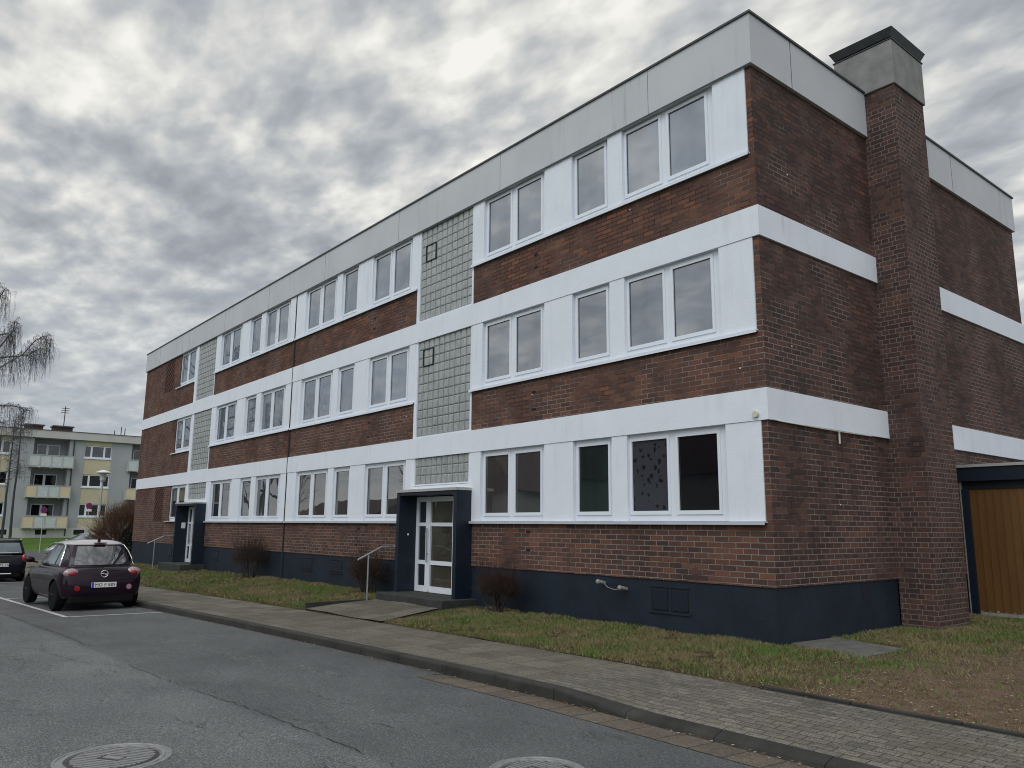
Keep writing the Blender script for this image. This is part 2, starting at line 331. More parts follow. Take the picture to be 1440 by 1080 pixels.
simple('land', (.07, .075, .05), .95, .3, .1)

# ------------------------------------------------------------------ mesh helpers
class MB:
    def __init__(s): s.v = []; s.f = []; s.smooth = False
    def box(s, x0, x1, y0, y1, z0, z1):
        n = len(s.v); s.v += [(x0,y0,z0),(x1,y0,z0),(x1,y1,z0),(x0,y1,z0),(x0,y0,z1),(x1,y0,z1),(x1,y1,z1),(x0,y1,z1)]
        s.f += [(n,n+3,n+2,n+1),(n+4,n+5,n+6,n+7),(n,n+1,n+5,n+4),(n+1,n+2,n+6,n+5),(n+2,n+3,n+7,n+6),(n+3,n,n+4,n+7)]; return s
    def poly(s, pts): n = len(s.v); s.v += [tuple(p) for p in pts]; s.f.append(tuple(range(n, n+len(pts)))); return s
    def frustum(s, a, za, b, zb):
        n = len(s.v); s.v += [(a[0],a[2],za),(a[1],a[2],za),(a[1],a[3],za),(a[0],a[3],za),(b[0],b[2],zb),(b[1],b[2],zb),(b[1],b[3],zb),(b[0],b[3],zb)]
        s.f += [(n,n+3,n+2,n+1),(n+4,n+5,n+6,n+7),(n,n+1,n+5,n+4),(n+1,n+2,n+6,n+5),(n+2,n+3,n+7,n+6),(n+3,n,n+4,n+7)]; return s
    def tube(s, pts, rad, n=6, cap=True):
        pts = [Vector(p) for p in pts]; rings = []
        rad = rad if isinstance(rad, (list, tuple)) else [rad]*len(pts)
        for i, p in enumerate(pts):
            d = (pts[min(i+1, len(pts)-1)] - pts[max(i-1, 0)]).normalized()
            a = d.cross(Vector((0, 0, 1)) if abs(d.z) < .9 else Vector((1, 0, 0))).normalized(); b = d.cross(a)
            base = len(s.v); rings.append(base)
            for k in range(n):
                t = 2*PI*k/n; q = p + (a*math.cos(t) + b*math.sin(t))*rad[i]; s.v.append(tuple(q))
        for i in range(len(pts)-1):
            for k in range(n): s.f.append((rings[i]+k, rings[i]+(k+1) % n, rings[i+1]+(k+1) % n, rings[i+1]+k))
        if cap: s.f.append(tuple(rings[0]+k for k in range(n))); s.f.append(tuple(rings[-1]+n-1-k for k in range(n)))
        return s
    def lathe(s, prof, n=24, c=(0, 0, 0), axis='z'):
        base = len(s.v)
        for r, h in prof:
            for k in range(n):
                t = 2*PI*k/n; a, b = r*math.cos(t), r*math.sin(t)
                s.v.append({'z': (c[0]+a, c[1]+b, c[2]+h), 'y': (c[0]+a, c[1]+h, c[2]+b), 'x': (c[0]+h, c[1]+a, c[2]+b)}[axis])
        for i in range(len(prof)-1):
            for k in range(n): s.f.append((base+i*n+k, base+i*n+(k+1) % n, base+(i+1)*n+(k+1) % n, base+(i+1)*n+k))
        s.f.append(tuple(base+k for k in range(n))); s.f.append(tuple(base+(len(prof)-1)*n+n-1-k for k in range(n))); return s
    def ball(s, c, r, n=12, m=8):
        prof = [(max(1e-4, math.sin(PI*i/m)), -math.cos(PI*i/m)) for i in range(m+1)]; base = len(s.v); s.lathe(prof, n)
        rr = r if isinstance(r, (list, tuple)) else (r, r, r)
        s.v[base:] = [(c[0]+v[0]*rr[0], c[1]+v[1]*rr[1], c[2]+v[2]*rr[2]) for v in s.v[base:]]; return s
    def build(s, name, mat, parent=None, loc=None, smooth=None, bevel=0):
        me = bpy.data.meshes.new(name); me.from_pydata(s.v, [], s.f); me.update()
        if smooth if smooth is not None else s.smooth: me.shade_smooth()
        me.materials.append(MATS[mat]); o = bpy.data.objects.new(name, me); COL.objects.link(o)
        if loc is not None: o.location = loc
        if parent: o.parent = parent
        if bevel:
            bv = o.modifiers.new('bevel', 'BEVEL'); bv.width = bevel; bv.segments = 2; bv.limit_method = 'ANGLE'
        return o
def box(name, mat, parent, *b, bevel=0): return MB().box(*b).build(name, mat, parent, bevel=bevel)
def tag(o, label=None, cat=None, group=None, kind=None):
    for k, v_ in (('label', label), ('category', cat), ('group', group), ('kind', kind)):
        if v_: o[k] = v_
    return o
def empty(name, loc=(0, 0, 0), rz=0, **kw):
    o = bpy.data.objects.new(name, None); COL.objects.link(o); o.location = loc; o.rotation_euler = (0, 0, rz); o.empty_display_size = .2
    return tag(o, **kw)
def copy_tree(o, parent=None):
    c = o.copy(); COL.objects.link(c); c.parent = parent
    for ch in list(o.children): copy_tree(ch, c)
    return c
def arrmesh(name, V, F, mat, parent=None):
    """V (n,3) float, F (m,k) int: quick mesh from arrays"""
    me = bpy.data.meshes.new(name); n, m, k = len(V), len(F), F.shape[1]
    me.vertices.add(n); me.vertices.foreach_set('co', V.astype(np.float32).ravel())
    me.loops.add(m*k); me.loops.foreach_set('vertex_index', F.astype(np.int32).ravel())
    me.polygons.add(m); me.polygons.foreach_set('loop_start', np.arange(0, m*k, k, dtype=np.int32)); me.polygons.foreach_set('loop_total', np.full(m, k, dtype=np.int32))
    me.update(calc_edges=True); me.materials.append(MATS[mat]); o = bpy.data.objects.new(name, me); COL.objects.link(o)
    if parent: o.parent = parent
    return o

# ------------------------------------------------------------------ terrain
def interp(x, P): return float(np.interp(x, [p[0] for p in P], [p[1] for p in P]))
YK = [(-60, -6.0), (-34, -5.2), (-20, -4.74), (-14, -4.50), (-8.5, -4.24), (-5, -4.11), (-1, -4.03), (40, -4.10)]
YG = [(-60, -4.2), (-34, -3.45), (-19, -2.93), (-12.4, -2.60), (-8, -2.46), (-2, -2.42), (40, -2.42)]
def yk(x): return interp(x, YK)
def yg(x): return interp(x, YG)
def zk(x): return -.05 + .012*max(min(x, 0), -37)          # pavement
def zr(x): return zk(x) - .11                               # carriageway
def drop(x): return max(0.0, min(1.0, (x - .1)/1.1))        # lowered kerb on the right
def zkerb(x): return zk(x) - .075*drop(x)
ZF = [(-40, -.32), (-33.6, -.20), (-26, -.07), (-17, .02), (0, .02), (40, .05)]
def zlawn(x, y):
    y0 = yg(x); t = max(0.0, min(1.0, (y - y0)/(0 - y0))); s = t**.75
    z = (zk(x) + .01)*(1 - s) + interp(x, ZF)*s
    if x > 0: z += .004*max(0, y)
    return z + .012*math.sin(3.1*x + 1.3*y)*math.sin(2.3*y + .7*x)*(1 if y < 0 else .6)
def sheet(name, mat, xs, rows, zf):
    """rows: list of functions y(x); zf(x,y,row)"""
    V = []; F = []; n = len(rows)
    for x in xs:
        for j, r in enumerate(rows):
            y = r(x); V.append((x, y, zf(x, y, j)))
    for i in range(len(xs)-1):
        for j in range(n-1): F.append((i*n+j, (i+1)*n+j, (i+1)*n+j+1, i*n+j+1))
    o = arrmesh(name, np.array(V), np.array(F), mat); o['kind'] = 'structure'; return o
xs = list(np.arange(-60, 40.01, .5))
sheet('road', 'asphalt', xs, [lambda x: -12.5, lambda x: -9, lambda x: yk(x) - .53], lambda x, y, j: zr(x))
sheet('gutter', 'gutter_setts', [x for x in xs if x >= -2], [lambda x: yk(x) - .53, lambda x: yk(x) - .155], lambda x, y, j: zr(x) + .004 - .012*(j == 1))
sheet('road_edge', 'asphalt', [x for x in xs if x <= -2], [lambda x: yk(x) - .53, lambda x: yk(x) - .155], lambda x, y, j: zr(x))
# cross street in the west
o = MB().poly([(-61.7, -70, zr(-60)+.004), (-46, -70, zr(-60)+.004), (-46, 70, zr(-60)+.004), (-61.7, 70, zr(-60)+.004)]).build('cross_street', 'asphalt'); o['kind'] = 'structure'
# kerb : stones one metre long
kb = MB(); x = -45.0
while x < 22:
    x1 = x + .992; segs = 4
    for i in range(segs):
        a, c_ = x + (x1-x)*i/segs, x + (x1-x)*(i+1)/segs
        n = len(kb.v)
        for xx in (a, c_):
            y = yk(xx); zt = zkerb(xx); zb = zr(xx) - .1; d = drop(xx); r = .022 + .02*d
            kb.v += [(xx, y-.15, zb), (xx, y-.148, zt-r), (xx, y-.142+.01*d, zt-r*.35), (xx, y-.148+r, zt), (xx, y, zt + .03*d), (xx, y, zb)]
        for k in range(5): kb.f.append((n+k, n+6+k, n+7+k, n+k+1))
        kb.f.append((n, n+1, n+2, n+3, n+4, n+5)); kb.f.append((n+11, n+10, n+9, n+8, n+7, n+6))
    x += 1.0
kb.build('kerb', 'kerb_stone')['kind'] = 'structure'
def zpr(x, y, j): return zk(x) - .004 - (.045*drop(x) if j == 0 else 0)
o = sheet('pavement', 'paving_old', [x for x in xs if -45 <= x <= -.5], [yk, lambda x: .6*yk(x)+.4*yg(x), yg], lambda x, y, j: zpr(x, y, j))

sheet('pavement', 'paving_small', [x for x in xs if -.5 <= x <= 30], [yk, lambda x: .6*yk(x)+.4*yg(x), yg], zpr)
# lawn ground
ly = [0, .1, .25, .4, .6, .8, 1.0]
sheet('lawn_ground', 'soil', [x for x in xs if -38 <= x <= 0], [(lambda x, t=t: yg(x)*(1-t) + .3*t) for t in ly], lambda x, y, j: zlawn(x, y) - .012)
sheet('earth', 'soil', [x for x in xs if 0 <= x <= 30], [(lambda x, t=t: yg(x)*(1-t) + 14*t) for t in (0, .05, .1, .15, .2, .3, .4, .6, 1)], lambda x, y, j: zlawn(x, y) - .012)
# edging strip along the earth on the right
eb = MB(); x = 1.3
while x < 12: eb.box(x, x+.985, yg(x)-.03, yg(x)+.035, -.3, zk(x)+.028+.006*math.sin(x*7)); x += 1.0
tag(eb.build('edging_strip', 'kerb_stone', bevel=.008), kind='structure')
# land sheet to the horizon, gaps for nothing: lies below everything
ld = MB()
for (x0, x1, y0, y1) in [(-1500, 1500, -1500, 1500)]: ld.poly([(x0, y0, -1.05), (x1, y0, -1.05), (x1, y1, -1.05), (x0, y1, -1.05)])
ld.build('ground', 'land')['kind'] = 'structure'
# corner ground beyond the building
sheet('pavement_corner', 'paving_old', list(np.arange(-46, -37.9, 1)), [yk, lambda x: 0, lambda x: 30, lambda x: 70], lambda x, y, j: zk(x) - .008)
gr = MB()
gy = list(np.arange(-70, 71, 7)); gx = [-62.0, -64, -68, -72, -76.5, -78]; gz = [zr(-60)+.11, -.45, -.2, .05, .22, .25]
for i in range(len(gx)-1):
    for j in range(len(gy)-1): gr.poly([(gx[i+1], gy[j], gz[i+1]), (gx[i], gy[j], gz[i]), (gx[i], gy[j+1], gz[i]), (gx[i+1], gy[j+1], gz[i+1])])
gr.build('grass_bank', 'far_grass')['kind'] = 'structure'
o = box('far_kerb', 'concrete', None, -62.0, -61.7, -70, 70, -1.0, zr(-60)+.14); o['kind'] = 'structure'
# opposite side of the street (behind the camera, seen in the panes)
sheet('opposite_pavement', 'paving_old', [-46, -20, 0, 40], [lambda x: -15, lambda x: -12.5], lambda x, y, j: zk(x))
sheet('opposite_lawn', 'far_grass', [-46, -20, 0, 40], [lambda x: -60, lambda x: -15], lambda x, y, j: zk(x)+.05)
# bay markings
def strip(name, a, b, wd):
    a = Vector(a); b = Vector(b); d = (b-a).normalized(); n = Vector((-d.y, d.x))*wd/2; k = max(1, int((b-a).length/.5)); mb = MB()
    for i in range(k):
        p, q = a.lerp(b, i/k), a.lerp(b, (i+1)/k)
        mb.poly([(p.x-n.x, p.y-n.y, zr(p.x)+.006), (q.x-n.x, q.y-n.y, zr(q.x)+.006), (q.x+n.x, q.y+n.y, zr(q.x)+.006), (p.x+n.x, p.y+n.y, zr(p.x)+.006)])
    o = mb.build(name, 'marking_white'); o['kind'] = 'structure'
strip('bay_marking', (-12.32, -6.46), (-12.14, -4.60), .09)
strip('bay_marking', (-12.36, -6.44), (-26.7, -7.22), .10)
strip('bay_marking', (-18.50, -6.70), (-18.42, -4.9), .09)
strip('bay_marking', (-26.68, -7.1), (-26.62, -5.15), .09)

simple('crack_tar', (.022, .023, .024), .9, .3, 9)
def crack(pts, wd, seed):
    random.seed(seed); P = [Vector((x, y, 0)) for x, y in pts]; q = []
    for i in range(len(P)-1):
        k = max(2, int((P[i+1]-P[i]).length/.07))
        for j in range(k): q.append(P[i].lerp(P[i+1], j/k) + Vector((random.gauss(0, .006), random.gauss(0, .016), 0)))
    q.append(P[-1]); mb = MB(); w0 = wd
    for i in range(len(q)-1):
        w1 = wd*random.uniform(.25, 1.3)
        if random.random() < .88: mb.poly([(q[i].x, q[i].y-w0/2, zr(q[i].x)+.003), (q[i+1].x, q[i+1].y-w1/2, zr(q[i+1].x)+.003), (q[i+1].x, q[i+1].y+w1/2, zr(q[i+1].x)+.003), (q[i].x, q[i].y+w0/2, zr(q[i].x)+.003)])
        w0 = w1
    mb.build('road_crack', 'crack_tar')['kind'] = 'structure'
crack([(-14.2, -7.36), (-11.6, -7.21), (-9.51, -7.09), (-7.32, -7.02)], .016, 1)
crack([(-5.12, -7.02), (-3.63, -6.96), (-1.86, -6.83), (-.82, -6.75), (.1, -6.72), (.63, -6.69)], .014, 2)
crack([(-.9, -6.70), (-.45, -6.44), (-.28, -6.32), (-.26, -6.15), (.02, -6.06), (.25, -6.07)], .009, 3)
crack([(-7.97, -7.57), (-7.09, -7.67), (-6.78, -7.6), (-6.04, -7.51), (-5.48, -7.39)], .012, 4)
random.seed(7)

# manhole covers
def manhole(x, y, R, rot, label):
    z = zr(x)
    t = empty('manhole_cover', (x, y, z), rot, label=label, cat='manhole cover', group='manhole covers in the road')
    f = MB().lathe([(R, -.03), (R, .008), (R-.018, .010), (R-.022, .004), (R-.045, .004), (R-.05, .010), (R-.075, .010), (R-.08, -.004), (R-.08, -.03)], 56); f.build('frame', 'manhole_iron', t)
    r = R - .092
    c = MB().lathe([(r, -.03), (r, .002), (r-.01, .005), (.001, .005)], 48); c.build('lid', 'manhole_iron_dark', t)
    g = MB()
    ypos = -r + .05
    while ypos < r - .03:
        hw = math.sqrt(max(0, (r-.03)**2 - ypos**2))
        for (a, b) in ([(-hw, hw)] if abs(ypos) > .06 else [(-hw, -.10), (.10, hw)]): g.box(a, b, ypos-.010, ypos+.010, .004, .012)
        ypos += .037
    g.box(-.08, .08, -.03, .03, .004, .011)
    g.build('rib', 'manhole_iron', t)
simple('manhole_iron', (.25, .255, .255), .55, .25, 20, metal=.35)
simple('manhole_iron_dark', (.045, .045, .045), .7, .2, 20, metal=.2)
manhole(-.50, -8.26, .415, math.radians(35), 'round ribbed iron manhole cover in the road at the bottom left')
manhole(1.74, -5.93, .36, math.radians(10), 'round iron manhole cover near the gutter, cut by the bottom edge of the photo')

# ------------------------------------------------------------------ the brick apartment block
B = empty('apartment_building', (0, 0, 0), label='long three-storey brown brick apartment block with white bands and navy base', cat='building')
XL = -33.62; YB = 10.92; H = 2.8
SB = [1.655, 4.46, 7.28]; ST = [1.70, 4.51, 7.33]        # sill bottom / top
BB = [3.15, 5.95, 8.76]                                 # underside of bands and fascia
BT = [.785, 3.62, 6.427]                                # lower edge of each brick field
OPEN = {'A': (-6.83, -4.82), 'B': (-4.03, -3.06), 'C': (-2.71, -.71), 'D': (-15.93, -13.85), 'E': (-13.52, -12.57), 'F': (-11.77, -9.78),
        'G': (-23.36, -21.24), 'H': (-20.44, -19.46), 'I': (-19.05, -17.07), 'J': (-28.30, -26.25)}
FX = {'A': -6.88, 'B': -4.09, 'C': -2.80, 'D': -15.96, 'E': -13.61, 'F': -11.86, 'G': -23.42, 'H': -20.51, 'I': -19.22, 'J': -28.39}
T = .27
# brick front, one part
wf = MB()
for k in range(3):
    z0, z1 = BT[k], SB[k]
    for a, b in ((-7.2, 0), (-23.85, -16.63), (-16.57, -9.52)): wf.box(a, b, 0, T, z0, z1)
    wf.box(-.10, 0, 0, T, z1, BB[k])                                     # corner pier beside the white panel
    # left end: full storey of brick with a perforated field
    wf.box(-28.30, -26.25, 0, T, z0, SB[k])
    if k in (0, 2):
        l0, l1 = (-30.50, -29.20); zb, zt = ST[k]+.0, (BB[k]-.08)
        wf.box(XL, l0, 0, T, z0, BB[k]); wf.box(l1, -28.30, 0, T, z0, BB[k]); wf.box(l0, l1, 0, T, z0, zb); wf.box(l0, l1, 0, T, zt, BB[k])
    else: wf.box(XL, -28.30, 0, T, z0, BB[k])
wf.build('brick_front', 'brick_front', B)
for k in (0, 2):                                                        # perforated brick screens
    sc_ = MB(); l0, l1, zb, zt = -30.50, -29.20, ST[k], BB[k]-.08; r = 0; z = zb
    rows = int((zt-zb)/.0833)
    for r in range(rows):
        z = zb + r*(zt-zb)/rows; x = l0 + (.0 if r % 2 else .13)
        sc_.box(l0, l1, .05, .07, z, z+.012)
        while x < l1 - .05: sc_.box(x, min(x+.135, l1), .0, .10, z, z+(zt-zb)/rows-.001); x += .26
    sc_.build('brick_screen', 'lattice_brick', B)
ws = MB()
ws.box(-.30, 0, T, YB, BT[0], BB[2]); ws.box(XL, XL+.3, T, YB, BT[0], BB[2]); ws.box(XL+.3, -.30, YB-.3, YB, BT[0], BB[2])
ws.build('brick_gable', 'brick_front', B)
MB().box(XL+.3, -.30, T+.004, YB-.3, -.6, 8.9).build('inner_wall', 'dark_void', B)
# white bands
for z0, z1 in ((3.15, 3.62), (5.95, 6.427)):
    MB().box(XL-.02, -16.63, -.035, .2, z0, z1).box(-16.57, .035, -.035, .2, z0, z1).box(-.2, .035, .2, 3.648, z0, z1).box(-.2, .035, 4.852, YB+.03, z0, z1).build('white_band', 'white_render', B)
# expansion joint
box('expansion_joint', 'mastic', B, -16.632, -16.568, -.030, .2, BT[0]-1.0, 8.76)
# white panels between the windows
PAN = [(-.71, -.10), (-3.06, -2.71), (-4.82, -4.03), (-7.2, -6.83), (-9.78, -9.52), (-12.57, -11.77), (-13.85, -13.52), (-16.57, -15.93), (-17.07, -16.63), (-19.46, -19.05), (-21.24, -20.44), (-23.85, -23.36)]
for k in range(3):
    for a, b in PAN: box('wall_panel', 'white_render', B, a, b, -.022, T, ST[k]+.002, BB[k]-.002)
    # sills
    for a, b in ((-7.25, -.08), (-16.57, -9.50), (-23.87, -16.63), (-28.62, -26.26)):
        sl_ = MB(); y0 = -.085 if k == 0 else -.065
        if b > -26: sl_.box(a, b, y0, .06, ST[k]-.022, ST[k]).box(a, b, y0, y0+.012, SB[k]-.004, ST[k]-.0225)
        else: sl_.box(a, b, y0, .06, SB[k]+.012, ST[k]-.005)
        sl_.build('window_sill', 'sill_metal' if k == 0 else 'white_render', B)
    # slim white posts beside the glass block fields
    zlo = BT[k] if k else 2.44
    for a, b in ((-7.26, -7.2), (-9.52, -9.40), (-23.90, -23.85), (-26.25, -25.97)): box('white_post', 'white_render', B, a, b, -.012, T, zlo+.001, BB[k]-.001)
# windows ----------------------------------------------------------
def window_proto(n, W, Hh=1.45):
    f = MB(); b0, t0 = .165, .12                 # margins below / above the panes
    if n == 2: P = [(.145, .905), (1.125, 1.885)]
    else: P = [(.145, .885)]
    zb, zt = b0, Hh - t0
    f.box(0, W, 0, .06, 0, zb-.06); f.box(0, W, 0, .06, zt+.05, Hh)
    xs_ = [0] + [q for a, b in P for q in (a-.05, b+.05)] + [W]
    for i in range(0, len(xs_), 2): f.box(xs_[i], xs_[i+1], 0, .06, zb-.06, zt+.05)
    for a, b in P:                               # raised sashes
        f.box(a-.052, b+.052, -.018, .05, zb-.062, zb); f.box(a-.052, b+.052, -.018, .05, zt, zt+.052)
        f.box(a-.052, a, -.018, .05, zb, zt); f.box(b, b+.052, -.018, .05, zb, zt)
    o = f.build('window', 'white_pvc'); o.data.name = 'window_frame'
    panes = []
    for a, b in P:
        MBp = MB().box(a-.003, b+.003, .012, .03, zb-.003, zt+.003); p = MBp.build('pane', 'glass_upper', o); panes.append(p)
        g = MB(); g.box(a, b, .006, .012, zb, zb+.008).box(a, b, .006, .012, zt-.008, zt).box(a, a+.008, .006, .012, zb+.008, zt-.008).box(b-.008, b, .006, .012, zb+.008, zt-.008)
        g.build('gasket', 'ink_black', o)
    return o
PR = {2: window_proto(2, 2.12), 1: window_proto(1, 1.07)}
def mat_pane(o, m):
    o.data = o.data.copy(); o.data.materials[0] = MATS[m]
first = {1: True, 2: True}
for k in range(3):
    for nm, x0 in FX.items():
        n = 1 if nm in 'BEH' else 2
        if first[n]: o = PR[n]; first[n] = False
        else: o = copy_tree(PR[n])
        o.parent = B; o.location = (x0, .055, [1.705, 4.52, 7.34][k]); o.scale = (1, 1, 1)
        ps = [c_ for c_ in o.children if c_.name.startswith('pane')]
        base = ['glass_lower', 'glass_middle', 'glass_upper'][k]
        for i, p_ in enumerate(ps):
            mm = base
            if k == 0 and nm == 'C': mm = 'glass_flower' if i == 0 else 'glass_night'
            if k == 0 and nm == 'B': mm = 'glass_green'
            if k == 0 and nm == 'A': mm = 'glass_curtain' if i == 0 else 'glass_lower'
            if k == 0 and nm == 'D': mm = 'glass_curtain' if i == 0 else 'glass_lower'
            if k == 1 and nm in 'DEF': mm = 'glass_upper'
            mat_pane(p_, mm)
# glass block fields -------------------------------------------------
def blocks(x0, x1, z0, z1, nx, nz, vent=None):
    m = MB(); w_ = (x1-x0)/nx; h_ = (z1-z0)/nz
    for i in range(nx):
        for j in range(nz):
            a, b = x0+i*w_+.008, x0+(i+1)*w_-.008; c0, c1 = z0+j*h_+.008, z0+(j+1)*h_-.008
            n = len(m.v); K = 4
            for q in range(K+1):
                t = q/K; xx = a + (b-a)*t; yy = .022 - .040*t*(1-t)*1.6
                m.v += [(xx, yy+.006, c0), (xx, yy, c0+.02), (xx, yy, c1-.02), (xx, yy+.006, c1)]
            for q in range(K):
                for r in range(3): u = n+q*4+r; m.f.append((u, u+4, u+5, u+1))
            # returns
            m.poly([(a, .026, c0), (a, .06, c0), (a, .06, c1), (a, .026, c1)]); m.poly([(b, .026, c1), (b, .06, c1), (b, .06, c0), (b, .026, c0)])
    o = m.build('glass_block_field', 'glass_block', B)
    box('joint_grid', 'block_joint', o, x0, x1, .024, T, z0, z1)
    box('field_trim', 'white_pvc', o, x0, x1, -.02, .03, z0-.035, z0-.001)
    if vent:
        a, c0 = x0+vent[0]*w_, z0+vent[1]*h_; f = MB(); W2, H2 = 2*w_, 2*h_
        f.box(a, a+W2, -.012, .02, c0, c0+.013).box(a, a+W2, -.012, .02, c0+H2-.013, c0+H2).box(a, a+.013, -.012, .02, c0+.013, c0+H2-.013).box(a+W2-.013, a+W2, -.012, .02, c0+.013, c0+H2-.013)
        f.build('vent_frame', 'steel_dark', o)
    return o
for x0, x1, vt in ((-9.40, -7.26, True), (-25.97, -23.90, False)):
    blocks(x0, x1, 6.465, 8.755, 10, 11, (1, 7.0) if vt else None); blocks(x0, x1, 3.655, 5.945, 10, 11, (1, 8.0) if vt else None); blocks(x0, x1, 2.54, 3.145, 10, 3)
# fascia --------------------------------------------------------------
fm = MB(); zf0, zf1 = 8.76, 9.62
fm.box(XL-.05, .06, -.06, .15, zf0, zf1).box(-.15, .06, .15, 3.645, zf0, zf1).box(-.15, .06, 4.855, YB+.06, zf0, zf1).box(XL-.05, XL+.15, .15, YB+.06, zf0, zf1).box(XL+.15, -.15, YB-.15, YB+.06, zf0, zf1)
fa = fm.build('fascia', 'fascia', B)
cp = MB(); cp.box(XL-.08, .09, -.09, .18, zf1, zf1+.035).box(-.18, .09, .18, 3.645, zf1, zf1+.035).box(-.18, .09, 4.855, YB+.09, zf1, zf1+.035).box(XL-.08, XL+.18, .18, YB+.09, zf1, zf1+.035)
cp.build('coping', 'coping_dark', fa)
jj = MB(); x = -2.03
while x > XL: jj.box(x-.003, x+.003, -.0625, -.06, zf0+.004, zf1-.004); x -= 4.2
jj.box(.06, .0625, 1.1, 1.112, zf0, zf1).box(.06, .0625, 7.4, 7.412, zf0, zf1)
jj.box(XL-.05, .06, -.064, -.06, zf0-.012, zf0+.010)  # dark strip on the lower edge paints the shadow gap under the fascia
jj.build('fascia_joint_and_shadow', 'steel_dark', fa)
box('flat_roof', 'roof_felt', B, XL+.15, -.15, .15, YB-.15, 9.30, 9.42)
# plinth ----------------------------------------------------------------
pl = MB(); pz = -.75
for a, b in ((XL+.02, -25.97), (-23.90, -16.63), (-16.57, -9.50), (-7.14, -.02)): pl.box(a, b, .02, .3, pz, BT[0])
pl.box(-.3, -.02, .3, 3.65, pz, BT[0]).box(-.3, -.02, 4.85, YB, pz, BT[0]).box(XL+.02, XL+.3, .3, YB, pz, BT[0])
pl.box(-25.97, -23.90, .1, .3, pz, .1).box(-9.50, -7.14, .1, .3, pz, .1)
pl.build('plinth', 'navy_plinth', B)
def vent(x0, x1, z0, z1, double=False):
    f = MB(); y = .02; t = .02
    f.box(x0-.02, x1+.02, y-.012, y-.001, z1, z1+.022).box(x0-.04, x1+.04, y-.022, y-.001, z0-.03, z0)
    o = f.build('basement_window', 'navy_plinth', B)
    hs = [(x0, (x0+x1)/2-.025), ((x0+x1)/2+.025, x1)] if double else [(x0, x1)]
    d = MB(); l = MB()
    for a, b in hs:
        d.box(a, b, y-.003, y-.0005, z0, z1)  # dark sheet on the plinth face stands in for the shaded gap
        l.box(a+.035, b-.012, y-.014, y-.0035, z0+.025, z1-.03)
    d.build('recess_shade', 'dark_void', o); l.build('shutter', 'navy_paint', o, bevel=.004)
vent(-2.28, -1.53, .30, .67, True); vent(-10.88, -10.50, .34, .68); vent(-13.45, -12.83, .35, .67); vent(-15.21, -14.62, .35, .67); vent(-22.71, -22.13, .34, .66); vent(-27.95, -27.5, .30, .66)
o = box('vent_grille', 'navy_dark', B, -.02, -.014, 2.42, 2.56, .55, .73)
# weep holes (dark plates painting the shade inside), wall anchors
wh = MB()
for (x, z) in [(-5.1, 7.02), (-5.1, 6.75), (-5.15, 4.2), (-5.15, 3.86), (-5.3, 1.50), (-5.3, 1.16), (-11.6, 7.0), (-11.6, 6.72), (-11.7, 4.22), (-11.7, 3.85), (-20.6, 7.02), (-20.6, 6.72), (-12.0, 1.5), (-12.1, 1.1), (-20.9, 3.9)]:
    wh.box(x-.06, x+.06, -.002, .03, z-.025, z+.025)
wh.build('weep_hole', 'dark_void', B)
an = MB()
for (x, z) in [(-2.55, 7.17), (-.42, 3.97), (-5.2, 4.16), (-9.85, 4.2)]: an.lathe([(.012, -.006), (.012, .003)], 8, (x, 0, z), 'y')
for (y, z) in [(.75, 4.35), (.9, 7.2), (1.9, 1.98)]: an.lathe([(.012, -.003), (.012, .006)], 8, (0, y, z), 'x')
an.build('wall_anchor', 'plate_white', B)
# sensor on the band at the corner and cable along the gable band
se = MB().lathe([(.045, -.075), (.052, -.06), (.052, -.038), (.03, -.034)], 16, (-.16, 0, 3.24), 'y'); se.build('light_sensor', 'sensor_cream', B, smooth=False)
MB().tube([(.045, .05, 3.155), (.05, .3, 3.142), (.045, 1.2, 3.135), (.05, 1.95, 3.13), (.045, 3.0, 3.138)], .007, 5).tube([(.03, 1.95, 3.13), (.03, 1.95, 2.94)], .016, 6).build('cable', 'sensor_cream', B)
# two capped pipes with a hose on the plinth
pp = MB()
for x, z in ((-3.30, .68), (-2.80, .61)): pp.tube([(x, .03, z-.02), (x, -.06, z), (x-.02, -.11, z+.01)], [.028, .03, .03], 10).ball((x-.02, -.13, z+.01), .042, 10, 6)
pp.tube([(-3.26, -.05, .66), (-3.15, -.06, .60), (-3.0, -.06, .575), (-2.85, -.05, .60)], .006, 6); pp.build('capped_pipe', 'sensor_grey', B)

